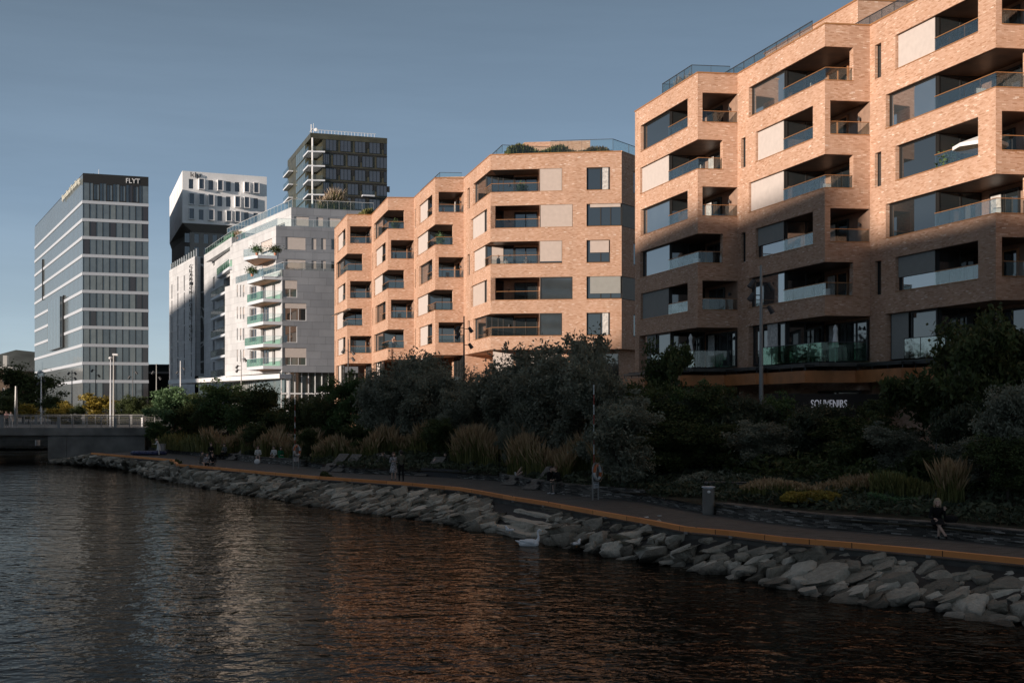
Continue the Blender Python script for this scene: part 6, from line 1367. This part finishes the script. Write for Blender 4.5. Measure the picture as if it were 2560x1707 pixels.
person('person in a white shirt with outstretched bare legs next to the green dress', (*G(686, 1158, 0), 0), PI-.3, 'sit', 'cloth_white', 'cloth_grey', 'hair_dark', 'shoe_white', 1.74, 'lap', legs_bare=True)
person('person in a flowing green dress on the seat wall', (*G(701, 1158, 0), 0), PI+.5, 'sit', 'cloth_green', 'cloth_green', 'hair_dark', 'hair_dark', 1.66, 'lap', dress='cloth_green', long_hair=True)
person('person in a pinkish top sitting low right of the distant life ring', (*G(763, 1160, 0), 0), .3, 'ground', 'cloth_pink', 'cloth_black', 'hair_dark', 'hair_dark', 1.7, 'lap')
person('person in pale clothes at the far edge of the seat wall', (*G(782, 1159, 0), 0), 1.2, 'ground', 'cloth_white', 'cloth_black', 'hair_dark', 'hair_dark', 1.65, 'lap')
person('person in dark clothes sitting leftmost of the group by the red grass', (*G(527, 1148, 0), 0), PI+.4, 'sit', 'cloth_black', 'cloth_black', 'hair_dark', 'hair_dark', 1.75, 'lap')
person('person in a green top in the middle of the group by the red grass', (*G(549, 1146, 0), .1), PI, 'sit', 'cloth_khaki', 'cloth_black', 'hair_dark', 'hair_dark', 1.68, 'lap')
person('person in a light top rightmost of the group by the red grass', (*G(563, 1148, 0), 0), PI-.4, 'sit', 'cloth_grey', 'cloth_black', 'hair_dark', 'hair_dark', 1.72, 'lap')
cz_ = -.35
person('person with a light jacket and bare legs sitting on the kerb above the stones', (*G(503, 1163, 0), -.28), PI+.9, 'sit', 'cloth_grey', 'cloth_grey', 'hair_dark', 'shoe_white', 1.72, 'lap', legs_bare=True)
person('person in a black and white shirt on the kerb between two others', (*G(517, 1165, 0), -.3), PI+.3, 'sit', 'cloth_pattern', 'cloth_black', 'hair_dark', 'hair_dark', 1.65, 'lap', lean=.1)
person('person in black with white shoes hunched on the kerb above the stones', (*G(533, 1167, 0), -.3), PI+.1, 'sit', 'cloth_black', 'cloth_grey', 'hair_dark', 'shoe_white', 1.75, 'lap', lean=.15)
person('person in a pale robe bending forward near the inflatable boat', (*G(397, 1138, 0), 0), PI-1.2, 'stand', 'cloth_white', 'cloth_white', 'hair_blond', 'hair_dark', 1.6, 'reach', bend=.45, dress='cloth_white')
person('sunlit person leaning on the bridge rail', (X(17, 127), 127, 2.25), PI, 'stand', 'cloth_pink', 'cloth_grey', 'hair_brown', 'shoe_white', 1.72, 'fold', bend=.2)
person('sunlit person in white beside the one leaning on the bridge rail', (X(27, 127.6), 127.6, 2.25), PI+.6, 'walk', 'cloth_white', 'cloth_white', 'hair_brown', 'shoe_white', 1.6, 'down')
person('person in pale clothes walking behind the grass, between the grey-leaved trees', (X(1075, 84.5), 84.5, 1.05), 1.2, 'walk', 'cloth_grey', 'cloth_khaki', 'hair_brown', 'shoe_white', 1.75, 'down')
person('bare-chested person leaning on a balcony rail of the second brick bay', (MF[1][0].pt(MF[1][1]-1.0, .7, ZM-PARA-5*OP-4*BD-.35)), PI+.8, 'stand', 'skin', 'cloth_navy', 'hair_dark', 'skin', 1.75, 'fold', bend=.3, group=None)
zb3 = ZM-PARA-3*OP-2*BD-.75
person('dark-haired person on the third balcony of the middle building', ff.pt(.5, 1.2, zb3), 2.2, 'stand', 'cloth_black', 'cloth_black', 'hair_dark', 'hair_dark', 1.7, 'down', group='people on the balcony')
person('small person in white on the third balcony of the middle building', ff.pt(1.2, 1.0, zb3), 2.9, 'stand', 'cloth_white', 'cloth_white', 'hair_brown', 'hair_dark', 1.4, 'down', group='people on the balcony')
person('person in a patterned top by the door on the third balcony', ff.pt(3.0, .9, zb3), 3.4, 'stand', 'cloth_pattern', 'cloth_pattern', 'hair_dark', 'hair_dark', 1.5, 'down', group='people on the balcony')
# inflatable boat
ib = MB(); bx0, by0 = G(372, 1137, 0)
for k in range(16):
    a0, a1 = 2*PI*k/16, 2*PI*(k+1)/16; ib.tube((bx0+1.5*math.cos(a0), by0+.6*math.sin(a0), .2), (bx0+1.5*math.cos(a1), by0+.6*math.sin(a1), .2), .17, n=8)
ib.prism([(bx0+1.4*math.cos(a), by0+.5*math.sin(a)) for a in [2*PI*k/16 for k in range(16)]], .06, .12); mat('rubber_blue', (.05, .06, .14), .4); tag(ib.build('inflatable_boat', 'rubber_blue', None, True), 'dark blue inflatable boat lying on the quay near the bridge', 'boat')
# swan and gulls
def swan(px, py, rz):
    x, y = G(px, py, WZ); T = thing('swan', 'white swan swimming by the stone bank', 'swan', (x, y, WZ)); T.rotation_euler = (0, 0, rz); T.scale = (.88, .88, .88)
    P = [((-.30, 0, .10), (.28, 0, .10), .14, .17, 0), ((-.1, 0, .14), (.18, 0, .15), .17, .16, 0), ((-.30, 0, .12), (-.58, 0, .24), .11, .02, 0), ((.28, 0, .14), (.40, 0, .25), .12, .075, 0), ((.40, 0, .25), (.43, 0, .40), .07, .05, 0), ((.43, 0, .40), (.38, 0, .56), .05, .04, 0), ((.38, 0, .56), (.40, 0, .66), .04, .038, 0), ((.40, 0, .66), (.47, 0, .69), .04, .05, 0), ((.47, 0, .69), (.56, 0, .655), .045, .02, 0), ((.56, 0, .655), (.63, 0, .63), .02, .012, 1)]
    for s in (-1, 1): P.append(((.15, s*.12, .16), (-.38, s*.08, .24), .1, .03, 0))
    remesh(P, .012, 'body', T, ['feather', 'beak'], None, 0)
swan(1322, 1364, .05)
def gull(px, py, z, rz, label):
    x, y = G(px, py, z); T = thing('gull', label, 'gull', (x, y, z), 'gulls by the stones'); T.rotation_euler = (0, 0, rz)
    P = [((-.12, 0, .16), (.1, 0, .18), .06, .075, 0), ((.08, 0, .2), (.15, 0, .28), .06, .042, 0), ((.15, 0, .29), (.16, 0, .3), .045, .045, 0), ((.19, 0, .29), (.24, 0, .28), .014, .006, 1), ((.02, 0, .19), (-.24, 0, .17), .065, .015, 2), ((0, .03, .12), (0, .03, .01), .009, .007, 1), ((0, -.03, .12), (0, -.03, .01), .009, .007, 1)]
    remesh(P, .008, 'body', T, ['feather', 'beak', 'feather_grey'], None, 0)
gull(1274, 1334, -.82, PI+.3, 'gull standing on the lowest stone step'); gull(1441, 1369, -.88, .6, 'gull at the water edge right of the swan')
# ================================================================ umbrellas and balcony things
def parasol(pos, closed, label, H=2.3, r=1.5, tilt=0):
    T = thing('parasol', label, 'parasol', pos, 'white parasols on the balconies'); T.rotation_euler = (tilt, 0, .4); m = MB(); m.tube((0, 0, 0), (0, 0, H), .025, n=8); o = m.build('pole', 'light_grey', None); o.parent = T
    c = MB(); n = 8
    if closed:
        for k in range(n*2):
            a0, a1 = 2*PI*k/(n*2), 2*PI*(k+1)/(n*2); f = lambda a, z, R_: (R_*math.cos(a), R_*math.sin(a), z)
            ra = .9 if k % 2 else 1.25; rb = 1.25 if k % 2 else .9
            prof = [(H, .02, ), (H-.25, .11), (H-.5, .07), (H-1.25, .17), (H-1.3, .16)]
            for (z0, R0), (z1, R1) in zip(prof[:-1], prof[1:]): c.poly([f(a0, z0, R0*ra), f(a1, z0, R0*rb), f(a1, z1, R1*rb), f(a0, z1, R1*ra)])
    else:
        for k in range(n):
            a0, a1 = 2*PI*k/n, 2*PI*(k+1)/n; c.poly([(0, 0, H), (r*math.cos(a0), r*math.sin(a0), H-.5), (r*math.cos(a1), r*math.sin(a1), H-.5)]); c.poly([(r*math.cos(a0), r*math.sin(a0), H-.5), (r*math.cos(a0), r*math.sin(a0), H-.68), (r*math.cos(a1), r*math.sin(a1), H-.68), (r*math.cos(a1), r*math.sin(a1), H-.5)])
    o = c.build('canopy', 'fabric_white', None); o.parent = T
zt = lambda f: ZR-PARA-(f+1)*OP-f*BD
parasol(RF[2].pt(8.6, .9, zt(2)-.8), False, 'open white parasol on a balcony at the upper right', 2.1, 1.35)
parasol(RF[0].pt(10.2, -.1, zt0), True, 'closed white parasol on the left terrace above the corten canopy', 2.3)
parasol(RF[1].pt(10.6, .9, zt0), True, 'closed white parasol on the middle terrace above the corten canopy', 2.2)
aw = MB(); fr = MF[0][0]; La0 = MF[0][1]; zz = ZM-PARA-4*OP-3*BD+1.6; aw.poly([fr.pt(La0-4.5, .3, zz+.3), fr.pt(La0-.3, .4, zz+.35), fr.pt(La0+.2, -1.3, zz-.2), fr.pt(La0-4.3, -1.4, zz-.3)]); aw.box(fr, La0-4.5, La0-.3, .25, .4, zz+.25, zz+.4); tag(aw.build('awning', 'fabric_white'), 'white awning pulled out on the first brick bay', 'awning')
def chair(pos, rz, label, m):
    T = thing('balcony_chair', label, 'chair', pos, 'chairs on the balconies'); T.rotation_euler = (0, 0, rz)
    s = MB(); s.box(W0, -.24, .24, -.24, .24, .42, .46); o = s.build('seat', m, None); o.parent = T; s = MB(); s.box(W0, -.24, .24, .22, .26, .46, .9); o = s.build('backrest', m, None); o.parent = T
    for a in (-.22, .22):
        for b in (-.22, .22): l = MB(); l.tube((a, b, 0), (a, b, .44), .018, n=6); o = l.build('leg', 'dark_metal', None); o.parent = T
for i, (p, lb) in enumerate([(RF[0].pt(10.0, 1.4, zt0), 'dark chair beside the closed parasol on the left terrace'), (RF[0].pt(9.2, .7, zt0), 'second dark chair on the left terrace, nearer the panel glass'), (RF[1].pt(9.4, .6, zt0), 'white-covered chair on the middle terrace'), (RF[1].pt(8.3, .5, zt0), 'left white-covered chair on the middle terrace')]): chair(p, i*1.3, lb, 'cloth_grey' if i < 2 else 'fabric_white')
def pot(pos, h, label, lm='leaf_green', n=500, r=.35):
    T = thing('potted_plant', label, 'plant', pos, 'potted plants on the balconies'); m = MB(); m.tube((0, 0, 0), (0, 0, .35), .16, .2, 12); o = m.build('pot', 'terracotta', None); o.parent = T
    C = np.random.default_rng(int(h*100)).normal(size=(n, 3))*np.array([r*.6, r*.6, h*.25])+np.array([0, 0, .35+h*.45]); o = link('foliage', leaf_mesh('foliage', C, .1, lm, 2, 0, 1, .3)); o.parent = T
pot(RF[2].pt(6.6, .5, zt(2)-.6), 1.2, 'leafy plant at the window end of the balcony with the open parasol'); pot(MF[1][0].pt(MF[1][1]-.7, .9, ZM-PARA-OP-.2), .9, 'plant on the top balcony of the second brick bay')
pot(MF[2][0].pt(MF[2][1]-1.2, .7, ZM-PARA-2*OP-BD-.1), 1.0, 'green plant on the second balcony of the third brick bay', 'leaf_light'); pot(ff.pt(2.6, .8, ZM-PARA-OP-.3), .9, 'small dark plant on the top balcony of the long front')
for i, (x, y, lb) in enumerate([(628, 676, 'flowering shrub on the second highest corner balcony of the pale block'), (640, 628, 'round green bush on the top corner balcony of the pale block'), (686, 630, 'dark palm-like plant at the end of the top corner balcony'), (592, 598, 'pinkish flowers on the terrace box of the pale block')]):
    Zp = 160+(8 if i == 3 else 0)*3; pot((X(x, Zp), Zp+.6, Zh([690, 637, 637, 597][i], Zp)), 1.0, lb, ['leaf_green', 'leaf_light', 'leaf_dark', 'plume_pale'][i], 700, .65)
# litter and small things on the path
for px, py, z, lb in ((1616, 1293, .3, 'crumpled white paper on the kerb rail'), (1648, 1290, .01, 'white paper scrap on the paving'), (1040, 1226, -.35, 'pale plastic sheet lying on the stones')):
    x, y = G(px, py, z); m = MB(); s = .12 if 'sheet' not in lb else .45
    for k in range(5): m.poly([(x+rr.uniform(-s, s), y+rr.uniform(-s, s)*.6, z+rr.uniform(.0, s*.4)) for _ in range(4)])
    tag(m.build('litter', 'plastic_white'), lb, 'litter')
sx, sy = X(2340, 49.8), 49.8; m = MB(); m.tube((sx, sy, .3), (sx, sy, Zh(1000, 49.8)), .045, n=8); tag(m.build('tree_stake', 'concrete'), 'pale wooden stake beside the trunk of the tall right cherry tree', 'stake')

# more balcony chairs
onm = ['top', 'second highest', 'third highest', 'fourth highest', 'fifth highest']; bnm = ['first', 'second', 'third']
for bi, f, s_, d_ in ((0, 1, 9.5, 1.2), (0, 3, 8.5, 1.0), (1, 0, 8.2, 1.0), (1, 2, 9.0, 1.2), (1, 4, 9.2, 1.0), (2, 1, 8.4, 1.0), (2, 3, 9.4, 1.1)):
    chair(RF[bi].pt(s_, d_, ZR-PARA-(f+1)*OP-f*BD-.3), bi+f*1.1, 'chair on the %s balcony of the %s bay of the near brick building' % (onm[f], bnm[bi]), 'fabric_white' if (bi+f) % 2 else 'cloth_grey')
for bi, f in ((0, 0), (0, 2), (1, 1), (1, 3), (2, 0), (2, 2)):
    fr, La, Lb = MF[bi]; chair(fr.pt(La-1.0, 1.2, ZM-PARA-(f+1)*OP-f*BD-.3), bi+f, 'chair on the %s balcony of the %s bay of the middle brick building' % (onm[f], bnm[bi]), 'cloth_grey' if f else 'fabric_white')
